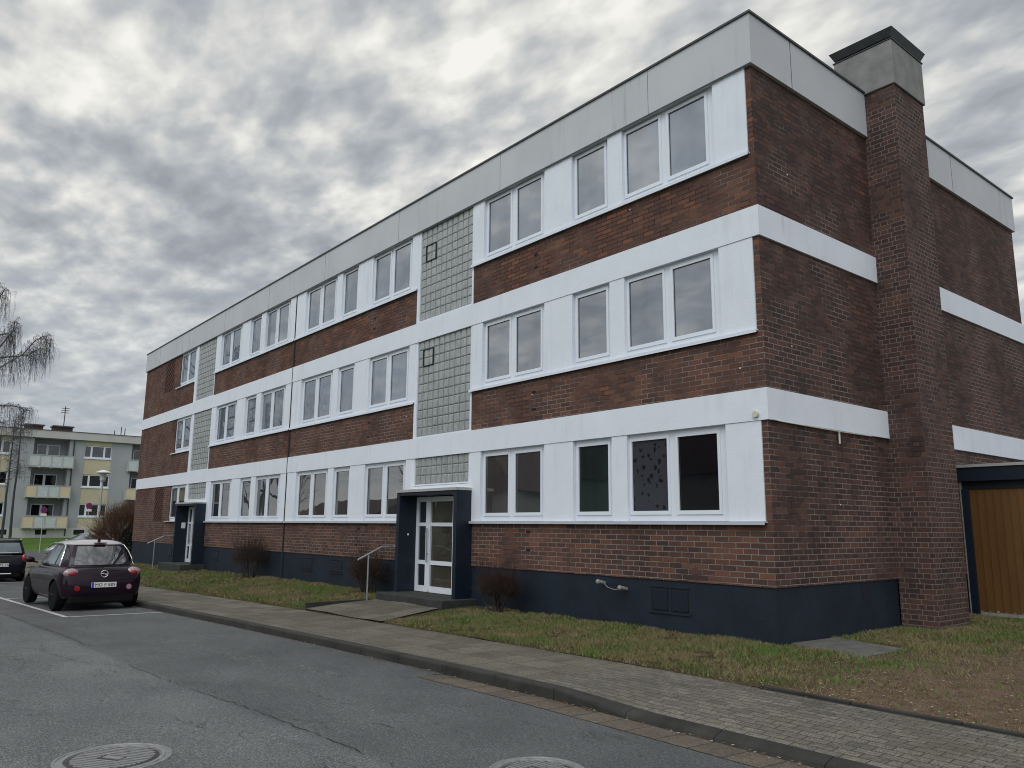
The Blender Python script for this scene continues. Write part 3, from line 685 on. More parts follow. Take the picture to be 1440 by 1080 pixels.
# entrance portals --------------------------------------------------------
def portal(xl, mirror=False, far=False):
    W = 2.38; P = MB()
    P.box(xl, xl+.12, -.40, .099, -.5, 2.34); P.box(xl+W-.12, xl+W, -.40, .099, -.5, 2.34); P.box(xl+.12, xl+W-.12, -.40, .25, 2.27, 2.34)
    po = P.build('entrance_portal', 'navy_paint', B)
    box('canopy_trim', 'trim_metal', po, xl-.02, xl+W+.015, -.43, .0, 2.342, 2.40)
    box('wall_strip', 'white_render', B, xl, xl+W, -.01, .2, 2.401, 2.50)
    # side returns behind the wall face
    MB().box(xl+.06, xl+.12, .10, .25, -.3, 2.268).box(xl+W-.12, xl+W-.06, .10, .25, -.3, 2.268).build('portal_return', 'navy_paint', po)
    # door and side lights
    a = xl+.12; b = xl+W-.12; z0, z1 = .14, 2.25; y0, y1 = .065, .12
    rows = [(.27, .74), (.83, 1.59), (1.67, 2.14)]
    cols = [(a+.10, a+.41), (a+.62, a+1.49), (a+1.68, b-.08)]
    F = MB(); edges = [a, cols[0][0], cols[0][1], cols[1][0], cols[1][1], cols[2][0], cols[2][1], b]
    for i in range(0, 8, 2): F.box(edges[i], edges[i+1], y0, y1, z0, z1)
    for (c0, c1) in cols:
        zz = [z0, rows[0][0], rows[0][1], rows[1][0], rows[1][1], rows[2][0], rows[2][1], z1]
        for i in range(0, 8, 2): F.box(c0, c1, y0, y1, zz[i], zz[i+1])
    # raised sash around the leaf
    c0, c1 = cols[1]; F.box(c0-.10, c0-.0, y0-.02, y0, z0+.03, z1-.03).box(c1, c1+.10, y0-.02, y0, z0+.03, z1-.03)
    do = F.build('entrance_door', 'white_pvc', B)
    for c0, c1 in cols:
        for r0, r1 in rows: box('pane', 'glass_door' if c0 == cols[1][0] else 'glass_lower', do, c0-.003, c1+.003, .09, .10, r0-.003, r1+.003)
    hx = cols[1][0]-.05
    MB().tube([(hx, y0-.02, .98), (hx, y0-.075, .98)], .012, 8).tube([(hx, y0-.075, .80), (hx, y0-.075, 1.55)], .016, 8).build('handle', 'rail_steel', do)
    box('name_plate', 'plate_white', po, xl+.12, xl+.128, -.17, -.02 if far else -.13, 1.42 if far else 1.38, 1.64 if far else 1.42)
    st = MB().box(xl-.03 if not far else xl-.15, xl+W+.16, -.84, .10, -.45, .13).build('doorstep', 'step_concrete', B, bevel=.012)
portal(-9.50); portal(-26.05, far=True)
# path from the doorstep to the pavement
pm = MB(); P2 = [(-9.55, -7.05), (-9.6, -6.75), (-9.7, -6.45)]; yy = [-.84, -1.7, -2.47]
for i in range(2):
    a, b = P2[i], P2[i+1]; n = 6
    for j in range(n):
        u0, u1 = j/n, (j+1)/n
        q = lambda r, u, y: (r[0]+(r[1]-r[0])*u, y, zlawn(r[0]+(r[1]-r[0])*u, y) + .012)
        pm.poly([q(b, u0, yy[i+1]), q(b, u1, yy[i+1]), q(a, u1, yy[i]), q(a, u0, yy[i])])
pm.build('path', 'paving_old')['kind'] = 'structure'
pe = MB(); pe.box(-9.70, -9.62, -2.45, -.85, -.5, -.02); tag(pe.build('path_edging', 'kerb_stone', bevel=.01), kind='structure')
# chimney -------------------------------------------------------------------
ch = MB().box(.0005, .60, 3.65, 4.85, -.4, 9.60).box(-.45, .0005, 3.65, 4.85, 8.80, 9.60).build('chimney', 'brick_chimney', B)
MB().box(-.47, .635, 3.615, 4.885, 9.60, 10.47).build('chimney_cap', 'concrete', ch, bevel=.01)
MB().box(-.485, .65, 3.60, 4.90, 10.47, 10.49).box(-.40, .57, 3.69, 4.81, 10.49, 10.53).frustum((-.46, .625, 3.625, 4.875), 10.53, (-.53, .69, 3.555, 4.945), 10.68).build('chimney_cowl', 'steel_dark', ch)
MB().box(.02, .63, 3.62, 4.88, -.5, .045).build('chimney_footing', 'step_concrete', ch)

# ------------------------------------------------------------------ garage
G = empty('garage', (0, 6.45, 0), label='flat-roofed garage with navy frame and brown slatted door beside the brick gable', cat='garage')
def gb(name, mat, x0, x1, y0, y1, z0, z1, **k): return MB().box(x0, x1, y0, y1, z0, z1).build(name, mat, G, **k)
gb('door_post', 'navy_paint', .03, .15, 0, .2, -.3, 2.38); gb('door_post', 'navy_paint', 2.75, 2.90, 0, .2, -.3, 2.38)
gb('post_edge', 'garage_white', .004, .028, .0, .1, -.2, 2.52)
gb('lintel', 'navy_dark', .03, 2.90, .06, .25, 2.381, 2.53)
gb('roof_fascia', 'navy_paint', .004, 3.02, -.06, .06, 2.53, 2.79); gb('roof_edge', 'trim_metal', .004, 3.05, -.09, .3, 2.791, 2.845)
gb('flat_roof', 'roof_felt', .004, 3.0, .3, 6, 2.62, 2.80); gb('side_wall', 'brick_side', 2.90, 3.0, .0, 6, -.3, 2.53)
gb('rear_wall', 'brick_side', .004, 2.9, 5.9, 6, -.3, 2.62)
gd = MB(); x = .15; wsl = .137
while x < 2.74:
    x1 = min(x+wsl, 2.75); gd.box(x+.006, x1-.006, .085, .12, .10, 2.38); gd.box(x-.006, x+.006, .068, .12, .10, 2.38); x += wsl
gdo = gd.build('garage_door', 'garage_door', G)
gw = MB().box(.15, 2.75, .07, .13, .03, .10); x = .15
while x < 2.7: gw.box(x+.01, x+.05, .062, .069, .10, .10+.015+.05*random.random()**2); x += wsl
gw.build('door_rail', 'garage_white', gdo)

# ------------------------------------------------------------------ slab, handrails
sb = MB(); q = [(-.02, .33), (1.19, -.08), (1.20, 1.10), (.05, 1.42)]; z = .028
n = len(sb.v); sb.v += [(a, b, -.1) for a, b in q] + [(a, b, z) for a, b in q]; sb.f += [(3, 2, 1, 0), (4, 5, 6, 7), (0, 1, 5, 4), (1, 2, 6, 5), (2, 3, 7, 6), (3, 0, 4, 7)]
tag(sb.build('concrete_slab', 'slab_concrete', bevel=.01), 'flat grey concrete slab lying in the grass at the corner of the brick building', 'slab')
def rail(x, lab, z0):
    r = MB().tube([(x, -.40, 1.12), (x, -.72, 1.12), (x, -1.32, .84)], .021, 8).tube([(x, -1.05, .95), (x, -1.05, z0)], .019, 8).tube([(x, -.40, 1.12), (x, -.385, 1.12)], .04, 8)
    tag(r.build('handrail', 'rail_steel'), lab, 'handrail', 'handrails at the entrances')
rail(-9.56, 'grey steel handrail on one post beside the nearer entrance', -.2); rail(-26.12, 'grey steel handrail on one post beside the farther entrance', -.3)

# ------------------------------------------------------------------ grass blades
def grass_mesh():
    pts = []
    def scatter(n, x0, x1, y0f, y1f, keep):
        x = rng.uniform(x0, x1, n); t = rng.uniform(0, 1, n)
        ya = np.interp(x, [p[0] for p in YG], [p[1] for p in YG]) if y0f is None else np.full(n, y0f); y = ya*(1-t) + y1f*t
        k = keep(x, y, ya); return np.stack([x[k], y[k]], 1)
    def clump(x, y, s): return np.sin(x*s+1.7*np.sin(y*s*.7)) * np.sin(y*s*1.3+1.1*np.sin(x*s*.8))
    def k_front(x, y, ya):
        d = .44 + .28*clump(x, y, 2.6) + .40*clump(x, y, 9.) ; e = (y-ya); d *= np.clip((e+.03)/.30 + .15*clump(x, y, 5.), .0, 1)
        d *= ~((x > -9.62) & (x < -6.5) & (y > -2.5)) | (y < -2.6)
        return (rng.uniform(0, 1, len(x)) < d)
    pts.append(scatter(150000, -6.9, .0, None, .02, k_front)); pts.append(scatter(90000, -17, -9.6, None, .02, k_front)); pts.append(scatter(70000, -34, -17, None, .02, k_front))
    def k_right(x, y, ya):
        d = np.clip(.95 - (x+.2)*.34 - .28*(y < 0)*0 + .25*clump(x, y, 3.) + .2*clump(x, y, 8.), 0, 1)
        near = np.clip(1-(4.0-y)/2.2, 0, 1)*np.clip(1.2-(x-.6)*.25, 0, 1)*.85      # strip towards chimney and garage
        d = np.maximum(d*np.clip((y-ya)/.3, 0, 1), near); d = np.maximum(d, .05)
        d *= ~((x > .0) & (x < 1.18) & (y > .1) & (y < 1.35))
        d *= ~((x < .62) & (y > 3.6) & (y < 4.9)) & (y < 6.45)
        return (rng.uniform(0, 1, len(x)) < d)
    pts.append(scatter(150000, 0., 5.5, None, 6.4, k_right))
    P = np.concatenate(pts); n = len(P)
    z = np.array([zlawn(a, b) for a, b in P]) - .012
    h = rng.uniform(.018, .055, n)*(1+.5*np.clip(clump(P[:, 0], P[:, 1], 1.9), -.5, 1)); dist = np.hypot(P[:, 0]-6.4, P[:, 1]+10)
    w_ = (.0035 + .00022*dist)*rng.uniform(.7, 1.4, n); an_ = rng.uniform(0, 2*PI, n); lean = rng.uniform(.2, 1.2, n)*h; la = rng.uniform(0, 2*PI, n)
    V = np.empty((n, 3, 3)); dx, dy = np.cos(an_)*w_, np.sin(an_)*w_
    V[:, 0] = np.stack([P[:, 0]-dx, P[:, 1]-dy, z], 1); V[:, 1] = np.stack([P[:, 0]+dx, P[:, 1]+dy, z], 1); V[:, 2] = np.stack([P[:, 0]+np.cos(la)*lean, P[:, 1]+np.sin(la)*lean, z+h], 1)
    o = arrmesh('grass', V.reshape(-1, 3), np.arange(n*3).reshape(-1, 3), 'grass'); tag(o, 'short winter grass along the foot of the brick building', 'grass', kind='stuff')
grass_mesh()
# leaf litter : small flakes
def litter(name, mat, regions, smin, smax, label):
    V = []; F = []
    for (n, fx) in regions:
        for _ in range(n):
            x, y, z = fx(); s = random.uniform(smin, smax); a = random.uniform(0, 2*PI); tl = random.uniform(-.3, .3); k = len(V)
            for q, (u, v_) in enumerate(((-1, 0), (0, -.55), (1, 0), (0, .6))):
                X_, Y_ = u*math.cos(a)-v_*math.sin(a), u*math.sin(a)+v_*math.cos(a); V.append((x+X_*s, y+Y_*s, z+.006+abs(tl)*s*.5*(q % 2)+.002))
            F.append((k, k+1, k+2, k+3))
    tag(arrmesh(name, np.array(V), np.array(F), mat), label, 'leaves', kind='stuff')
U = random.uniform
def on_earth(): x = .3 + 5.4*U(0, 1)**.8; y = -2.35+7.2*U(0, 1)**1.5; return x, y, zlawn(x, y)
def on_lawn(): x = U(-20, 1); y = U(yg(x), -.1); return x, y, zlawn(x, y)+.01
def on_edge(): x = U(-16, 2); y = yg(x)+random.gauss(0, .09); return x, y, zk(x)+.012
def on_pav(): x = U(-16, 6); y = U(yk(x)+.1, yg(x)); return x, y, zk(x)+.002
def on_gut(): x = U(-14, 6); y = yk(x)-.17-abs(random.gauss(0, .06)); return x, y, zr(x)+.004
def on_road(): x = U(-14, 4); y = U(-8.5, yk(x)-.5); return x, y, zr(x)
litter('pale_fragments', 'leaf_pale', [(900, on_earth), (30, on_lawn), (60, on_edge), (22, on_pav), (150, on_gut), (24, on_road)], .006, .021, 'pale leaf fragments and grit strewn over the bare earth and kerb')
litter('brown_leaves', 'leaf_brown', [(900, on_earth), (420, on_lawn), (500, on_edge), (40, on_pav), (380, on_gut)], .008, .026, 'small brown leaves lying along the lawn edge and gutter')

# ------------------------------------------------------------------ bare bushes
class Twigs:
    def __init__(s): s.V = []; s.F = []
    def seg(s, p, q, r0, r1):
        d = (q-p); a = d.cross(Vector((.3, .5, .8))).normalized(); b = d.cross(a).normalized(); k = len(s.V)
        for c_, r in ((p, r0), (q, r1)):
            for t in (0, 2.094, 4.189): s.V.append(tuple(c_ + (a*math.cos(t)+b*math.sin(t))*r))
        for i in range(3): s.F.append((k+i, k+(i+1) % 3, k+3+(i+1) % 3, k+3+i))
    def grow(s, p, d, L, r, depth, spread=.6, grav=0.0, n=3, k=3):
        for i in range(k):
            nd = (d + Vector((U(-1, 1), U(-1, 1), U(-1, 1)))*spread*.35 + Vector((0, 0, grav))).normalized(); q = p + nd*L/k
            r1 = r*.85; s.seg(p, q, r, r1); p, d, r = q, nd, r1
            if depth > 0:
                for _ in range(n if i == k-1 else max(1, n-2)):
                    dd = (d + Vector((U(-1, 1), U(-1, 1), U(-1, 1)))*spread).normalized(); s.grow(p, dd, L*U(.5, .8), r*.6, depth-1, spread, grav, n, k)
    def build(s, name, mat, parent=None): return arrmesh(name, np.array(s.V), np.array(s.F), mat, parent)
def bush(x, y, hw, h, seed, label):
    random.seed(seed); z = zlawn(x, y) - .03
    e = empty('bare_shrub', (x, y, z), label=label, cat='shrub', group='bare shrubs along the facade')
    st = Twigs(); tw = Twigs()
    hubs = []
    for i in range(7):
        bx = U(-hw*.45, hw*.45); p = Vector((bx, U(-.06, .06), 0)); q = Vector((bx*1.4+U(-.1, .1)*hw, U(-.12, .12), h*U(.36, .5)))
        m_ = (p+q)/2 + Vector((U(-.05, .05), U(-.05, .05), 0)); st.seg(p, m_, .026, .021); st.seg(m_, q, .021, .014); hubs += [m_, q]
    for _ in range(90):
        hb = random.choice(hubs[1::2] if random.random() < .8 else hubs); a = U(0, 2*PI); el = U(-.2, 1.2)
        st.grow(hb, Vector((math.cos(a)*math.cos(el), .5*math.sin(a)*math.cos(el), math.sin(el))), hw*U(.35, .6), .007, 1, .8, .05, 2)
    for _ in range(820):                                # dense clipped head
        a = U(0, 2*PI); rr = U(.3, 1)**.5; ph = U(-.9, 1.3)
        c_ = Vector((math.cos(a)*math.cos(ph)*hw*.85*rr, math.sin(a)*math.cos(ph)*hw*.42*rr, h*.50 + math.sin(ph)*h*.23*rr))
        tw.grow(c_, Vector((math.cos(a), .6*math.sin(a), U(-.4, 1.2))).normalized(), U(.05, .13), .0038, 1, 1.0, .05, 2, 2)
    for _ in range(60):                                 # shoots above the head
        c_ = Vector((U(-hw, hw)*.8, U(-.2, .2), h*.62)); tw.grow(c_, Vector((U(-.5, .5), U(-.3, .3), 1)).normalized(), h*U(.18, .42), .0042, 1, .35, .1, 1, 3)
    for _ in range(5):
        c_ = Vector((-hw*.6, 0, h*.45)); tw.grow(c_, Vector((-1, U(-.3, .3), U(.3, .9))).normalized(), hw*U(.5, .9), .004, 1, .3, .1, 1, 3)
    st.build('stem', 'twig_brown', e); tw.build('twig', 'twig_red', e)
bush(-5.65, -.42, .58, .92, 11, 'bare reddish shrub right of the nearer entrance, the smallest of three')
bush(-10.75, -.40, .72, 1.06, 12, 'bare brown shrub beside the handrail, left of the nearer entrance')
bush(-18.05, -.45, 1.05, 1.30, 13, 'bare dark shrub by the expansion joint midway between the two entrances')
random.seed(21)
# big hedge shrub at the far end
he = empty('large_shrub', (-36.3, .45, -.45), label='large brown and dark green shrub at the far end of the brick building', cat='shrub')
hs = Twigs()
for _ in range(60): a = U(0, 2*PI); hs.grow(Vector((U(-.5, .5), U(-.5, .5), 0)), Vector((.5*math.cos(a), .5*math.sin(a), U(.6, 1.2))).normalized(), U(1.2, 1.7), .022, 2, .5, .05, 3, 3)
for _ in range(1900):
    a = U(0, 2*PI); ph = U(-.4, 1.5); rr = U(.7, 1.0); c_ = Vector((math.cos(a)*math.cos(ph)*1.35*rr, math.sin(a)*math.cos(ph)*1.4*rr, 1.2+math.sin(ph)*1.35*rr))
    if c_.x*.63 + c_.y*.77 > .15 and c_.z < 1.9 and random.random() < .88: continue
    hs.grow(c_, Vector((math.cos(a)*math.cos(ph), math.sin(a)*math.cos(ph), .3+math.sin(ph))).normalized(), U(.25, .5), .011, 1, .6, .08, 2, 2)
hs.build('branch', 'hedge_twig', he)
V = []; F = []
for _ in range(26000):
    a = U(0, 2*PI); ph = math.asin(U(-.75, 1)); rr = U(.5, 1.0)**.5
    c_ = Vector((.40+math.cos(a)*math.cos(ph)*1.05*rr, .60+math.sin(a)*math.cos(ph)*1.05*rr, 1.0+math.sin(ph)*1.15*rr*(1+.12*math.sin(3*a)))); n_ = Vector((U(-1, 1), U(-1, 1), U(-1, 1))).normalized(); t_ = n_.orthogonal().normalized(); b_ = n_.cross(t_); s_ = U(.03, .06); k = len(V)
    V += [tuple(c_-t_*s_), tuple(c_-b_*s_*.5), tuple(c_+t_*s_), tuple(c_+b_*s_*.5)]; F.append((k, k+1, k+2, k+3))
arrmesh('foliage', np.array(V), np.array(F), 'hedge_leaf', he)

# ------------------------------------------------------------------ birch tree
random.seed(5)
def birch(loc, hgt, label, spread=1.0):
    e = empty('birch_tree', loc, label=label, cat='tree')
    tr = Twigs(); cr = MB(); tw = Twigs()
    for (dx, dy, hh) in ((0, 0, 1.0), (.3, 1.15, .93)):
        pts = [Vector((dx, dy, 0))]
        for i in range(8): pts.append(pts[-1] + Vector((U(-.12, .12), U(-.10, .10), hgt*hh/8)))
        cr.tube(pts, [.17-.018*i for i in range(9)], 8)
        for i in range(34):
            t = U(.32, .97); idx = t*8; p = pts[int(idx)].lerp(pts[min(8, int(idx)+1)], idx % 1); a = U(0, 2*PI); L = (1.15-t)*hgt*.30*spread
            d = Vector((math.cos(a), math.sin(a), U(.25, .6))).normalized(); r = .05*(1.2-t)+.012; q = p; K = 9
            for s_ in range(K):
                d = (d + Vector((U(-.18, .18), U(-.18, .18), -.045*s_*.5 + .05))).normalized(); q2 = q + d*L/K; tr.seg(q, q2, r, r*.86); r *= .86; q = q2
                for _ in range(2 + s_//2):
                    dd = (d + Vector((U(-.9, .9), U(-.9, .9), U(-.3, .5)))).normalized(); m_ = q + dd*U(.15, .5); tw.seg(q, m_, .014, .010); c_ = m_
                    for _ in range(3): c2 = c_ + Vector((U(-.10, .10), U(-.10, .10), -U(.22, .50))); tw.seg(c_, c2, .010, .008); c_ = c2
                    if random.random() < .5:
                        m2 = m_ + Vector((U(-.2, .2), U(-.2, .2), -U(.3, .7))); tw.seg(m_, m2, .009, .007)
    cr.build('trunk', 'birch_twig', e); o = tr.build('branch', 'birch_twig', e); o = tw.build('twig', 'birch_twig', e); return e
random.seed(6)
def weep(tw, p, L):
    for _ in range(3):
        q = p + Vector((U(-.05, .05), U(-.06, .10), -L/3*U(.7, 1.3))); tw.seg(p, q, .0058, .0045)
        if random.random() < .5: tw.seg(p, p + Vector((U(-.15, .15), U(-.2, .2), -L*.3)), .006, .005)
        p = q
bw = empty('birch_tree', (-50.5, -9.6, zk(-40)), label='weeping birch whose bare drooping branches hang in from the left edge of the photo', cat='tree')
o_ = Vector((-50.5, -9.6, zk(-40))); bt = MB(); bb = Twigs(); bt2 = Twigs()
bt.tube([(0, 0, 0), (.1, .2, 3), (-.1, .3, 6.5), (.1, .2, 10), (0, .4, 14), (.1, .3, 17.5)], [.26, .22, .18, .14, .09, .03], 10)
limbs = [[(-9.4, 5.5), (-8.2, 7.0), (-6.25, 8.79), (-4.33, 10.89), (-3.3, 11.8), (-2.65, 12.9), (-2.28, 13.19), (-1.83, 12.57)], [(-9.4, 8.0), (-6.44, 10.48), (-4.4, 11.55), (-3.0, 11.84), (-2.3, 12.4)], [(-9.4, 5.0), (-6.07, 7.11), (-4.09, 8.59), (-3.35, 8.62), (-2.57, 8.39)],
         [(-9.3, 10.5), (-6.68, 12.61), (-4.83, 15.2), (-4.58, 15.9)], [(-9.4, 9.5), (-6.63, 12.18), (-4.55, 12.96), (-4.12, 13.12)], [(-9.4, 6.5), (-6.5, 9.6), (-4.6, 11.9), (-3.9, 13.3), (-3.9, 13.9)], [(-9.4, 4.6), (-6.2, 6.6), (-4.6, 7.6), (-3.7, 7.5)]]
for _ in range(9):
    t = U(.4, .95); h0 = 17*t; a = U(PI*.9, 1.9*PI); limbs.append([(None, (.1, .2, h0), (math.cos(a)*2.2*(1.2-t)*1.6, math.sin(a)*2.2*(1.2-t)*1.6, h0+1.2), (math.cos(a)*5*(1.2-t), math.sin(a)*5*(1.2-t), h0+1.3))])
for lm in limbs:
    if lm[0][0] is None: P_ = [Vector(q) for q in lm[0][1:]]
    else: P_ = [Vector((-50+.3*math.sin(i*2.1), y, z)) - o_ for i, (y, z) in enumerate(lm)]
    n = len(P_)
    for i in range(n-1):
        r0, r1 = .075*(1-i/n)**1.3+.014, .075*(1-(i+1)/n)**1.3+.014; K = 5; prev = P_[i]
        for k in range(K):
            q = P_[i].lerp(P_[i+1], (k+1)/K) + Vector((0, 0, .05*math.sin(3*k))); bb.seg(prev, q, r0+(r1-r0)*k/K, r0+(r1-r0)*(k+1)/K); prev = q
            if i < 1 and lm[0][0] is not None: continue
            for _ in range(3):
                d = Vector((U(-.6, .6), U(-.45, .7), U(-.25, .55)))*U(.5, 1.3); m_ = q + d*.6; bt2.seg(q, m_, .013, .009)
                for _ in range(2): e2 = m_ + Vector((U(-.2, .2), U(-.25, .35), U(-.25, .12))); bt2.seg(m_, e2, .009, .007); weep(bt2, e2, U(.5, 1.9))
                weep(bt2, m_, U(.6, 2.2))
bt.build('trunk', 'birch_twig', bw); bb.build('branch', 'birch_twig', bw); bt2.build('twig', 'birch_twig', bw)
for (y, h, sd, lab) in ((-1.0, 9.8, 3, 'slender bare young birch, the left one of two before the grey building'), (-.42, 10.7, 4, 'slender bare young birch, the right one of two before the grey building')):
    random.seed(sd); e = empty('young_birch', (-68, y, .05), label=lab, cat='tree', group='young birches before the grey building'); t1 = MB(); t2 = Twigs()
    pts = [Vector((0, 0, 0))]
    for i in range(8): pts.append(pts[-1] + Vector((U(-.06, .06), U(-.05, .05), h/8)))
    t1.tube(pts, [.11-.0115*i for i in range(9)], 8).build('trunk', 'steel_dark', e)
    for i in range(34):
        t = U(.45, 1.0); idx = min(7.99, t*8); p = pts[int(idx)].lerp(pts[int(idx)+1], idx % 1); a = U(0, 2*PI); d = Vector((math.cos(a), math.sin(a), U(.2, .9))).normalized(); L = (1.2-t)*3.2*U(.5, 1)
        for k in range(5):
            q = p + d*L/5; t2.seg(p, q, .022*(1-k*.12), .02*(1-k*.12)); d = (d + Vector((U(-.25, .25), U(-.25, .25), -.16))).normalized(); p = q
            weep(t2, p, U(.3, 1.0)); m_ = p + Vector((U(-.4, .4), U(-.4, .4), U(-.1, .3))); t2.seg(p, m_, .010, .007)
    t2.build('twig', 'birch_twig', e)

# ------------------------------------------------------------------ grey apartment building
GX = -77.0
A = empty('grey_apartment_building', (GX, 6, .2), label='grey rendered apartment building with yellow panels and pale balconies at the end of the street', cat='building')
def ab(name, mat, x0, x1, y0, y1, z0, z1, par=None): return MB().box(x0-GX, x1-GX, y0-6, y1-6, z0-.2, z1-.2).build(name, mat, par or A)
FZ = [2.20, 4.95, 7.70]          # balcony / window sill heights
P0 = 8.35
loggias = [(1.75+P0*k, 4.65+P0*k) for k in range(-2, 4)]; wins = [(5.95+P0*k, 8.30+P0*k) for k in range(-3, 4)]
ya, yb = -19, 34
wm = MB()
ys_ = [ya] + [q for l in loggias for q in l] + [yb]
def w2(x0, x1, y0, y1, z0, z1): wm.box(x0-GX, x1-GX, y0-6, y1-6, z0-.2, z1-.2)
for i in range(0, len(ys_), 2):
    y0, y1 = ys_[i], ys_[i+1]; cuts = [w_ for w_ in wins if w_[0] > y0 and w_[1] < y1]; c = y0
    for (a, b) in cuts: w2(GX-1.4, GX, c, a, 1.1, 9.28); c = b
    w2(GX-1.4, GX, c, y1, 1.1, 9.28)
w2(GX-10, GX-1.4, ya, yb, -.5, 9.28)
wm.build('wall', 'grey_render', A)
ab('plinth', 'pale_render', GX-1.39, GX+.03, ya, yb, -.5, 1.10)
rf = ab('roof_fascia', 'pale_render', GX-10.3, GX+.35, ya-.3, yb+.3, 9.28, 9.98)
ab('roof_edge', 'coping_dark', GX-10.35, GX+.40, ya-.35, yb+.35, 9.98, 10.03, rf)
for (a, b) in wins:
    sp = MB()
    for z0, z1 in ((1.1, FZ[0]-.02), (FZ[0]+1.15, FZ[1]-.02), (FZ[1]+1.15, FZ[2]-.02), (FZ[2]+1.15, 9.28)): sp.box(-.35, -.04, a-6, b-6, z0-.2, z1-.2)
    sp.build('spandrel', 'yellow_render', A)
    for k, z in enumerate(FZ):
        fr = MB(); yy_ = [a, a+.06, a+.52, a+.68, b-.72, b-.56, b-.06, b]
        for i in range(0, 8, 2): fr.box(-.30, -.10, yy_[i]-6, yy_[i+1]-6, z-.2, z+1.13-.2)
        for i in (1, 3, 5): fr.box(-.30, -.10, yy_[i]-6, yy_[i+1]-6, z-.2, z+.08-.2).box(-.30, -.10, yy_[i]-6, yy_[i+1]-6, z+1.05-.2, z+1.13-.2)
        fr.box(-.3, .03, a-.04-6, b+.04-6, z-.13-.2, z-.002-.2)
        f = fr.build('window', 'white_pvc', A)
        ab('pane', 'glass_far' if k == 2 else 'glass_far_dark', GX-.24, GX-.2, a+.06, b-.06, z+.08, z+1.05, f)
for (a, b) in loggias:
    for k, z in enumerate(FZ):
        ab('balcony_slab', 'pale_render', GX-1.39, GX+.55, a-.35, b+.35, z-1.13, z-1.0)
        bp = MB(); n = 4; wd = (b-a+.7)/n; 
        for i in range(n):
            y0 = a-.35+i*wd
            bp.box(.50, .54, y0-6+.04, y0+wd-6-.04, z-1.0-.2, z-.06-.2) if not (k < 2 and i in (0, 3)) else None
        bal = bp.build('balcony', 'balcony_panel', A)
        if k < 2:
            for i in (0, 3): y0 = a-.35+i*wd; MB().box(.50, .54, y0-6+.04, y0+wd-6-.04, z-1.0-.2, z-.06-.2).build('yellow_panel', 'balcony_yellow', bal)
        rr = MB().box(.46, .58, a-.38-6, b+.38-6, z-.06-.2, z-.2)
        for i in range(n+1): y0 = a-.35+i*wd; rr.box(.51, .57, y0-.035-6, y0+.035-6, z-1.22-.2, z-.06-.2)
        rr.box(0, .5, a-.35-6, a-.31-6, z-1.0-.2, z-.2).box(0, .5, b+.31-6, b+.35-6, z-1.0-.2, z-.2)
        rr.build('railing', 'pole_grey', bal)
        fr = MB(); y0, y1 = a+.45, b-.55; zz0, zz1 = z-.98, z+1.0
        for p0, p1 in ((y0, y0+.08), (y0+.75, y0+.95), (y1-.08, y1)): fr.box(-1.35, -1.30, p0-6, p1-6, zz0-.2, zz1-.2)
        fr.box(-1.35, -1.30, y0-6, y1-6, zz1-.2, zz1+.08-.2); fw = fr.build('balcony_door', 'white_pvc', A)
        ab('pane', 'glass_far' if k == 2 else 'glass_far_dark', GX-1.385, GX-1.36, y0, y1, zz0, zz1, fw)
for y in np.arange(-16, 33, 3.1): MB().box(.031, .034, y-6, y+.9-6, .3, .75).build('basement_window', 'dark_void', A)
for y in (-.9, 5.0): MB().tube([(.08, y-6, .2), (.08, y-6, 9.0)], .05, 6).build('drainpipe', 'steel_dark', A)
for (y, wd, hh) in ((1.3, 1.4, .35), (3.6, 1.6, .38), (12.2, 2.4, .25)):
    o = MB().box(-4, -2.6, y-6, y+wd-6, 9.6, 10.3+hh-.2).build('roof_vent', 'brick_side', A)
    MB().box(-4.1, -2.5, y-.12-6, y+wd+.12-6, 10.3+hh-.2, 10.3+hh-.08).build('vent_cover', 'coping_dark', o)
am = MB()
for (y, t_) in ((4.5, 13.2), (9.1, 11.2), (9.7, 11.6), (10.05, 11.5), (12.6, 12.9)): am.tube([(-3.3, y-6, 9.9), (-3.3, y-6, t_-.6)], .045, 5)
for (y, t_) in ((4.5, 12.6), (12.6, 12.3)):
    for q in (.0, .35, .7): am.tube([(-3.3, y-.35-6, t_-.2-q*.6), (-3.3, y+.35-6, t_-.2-q*.6)], .03, 4)
am.build('antenna', 'steel_dark', A)

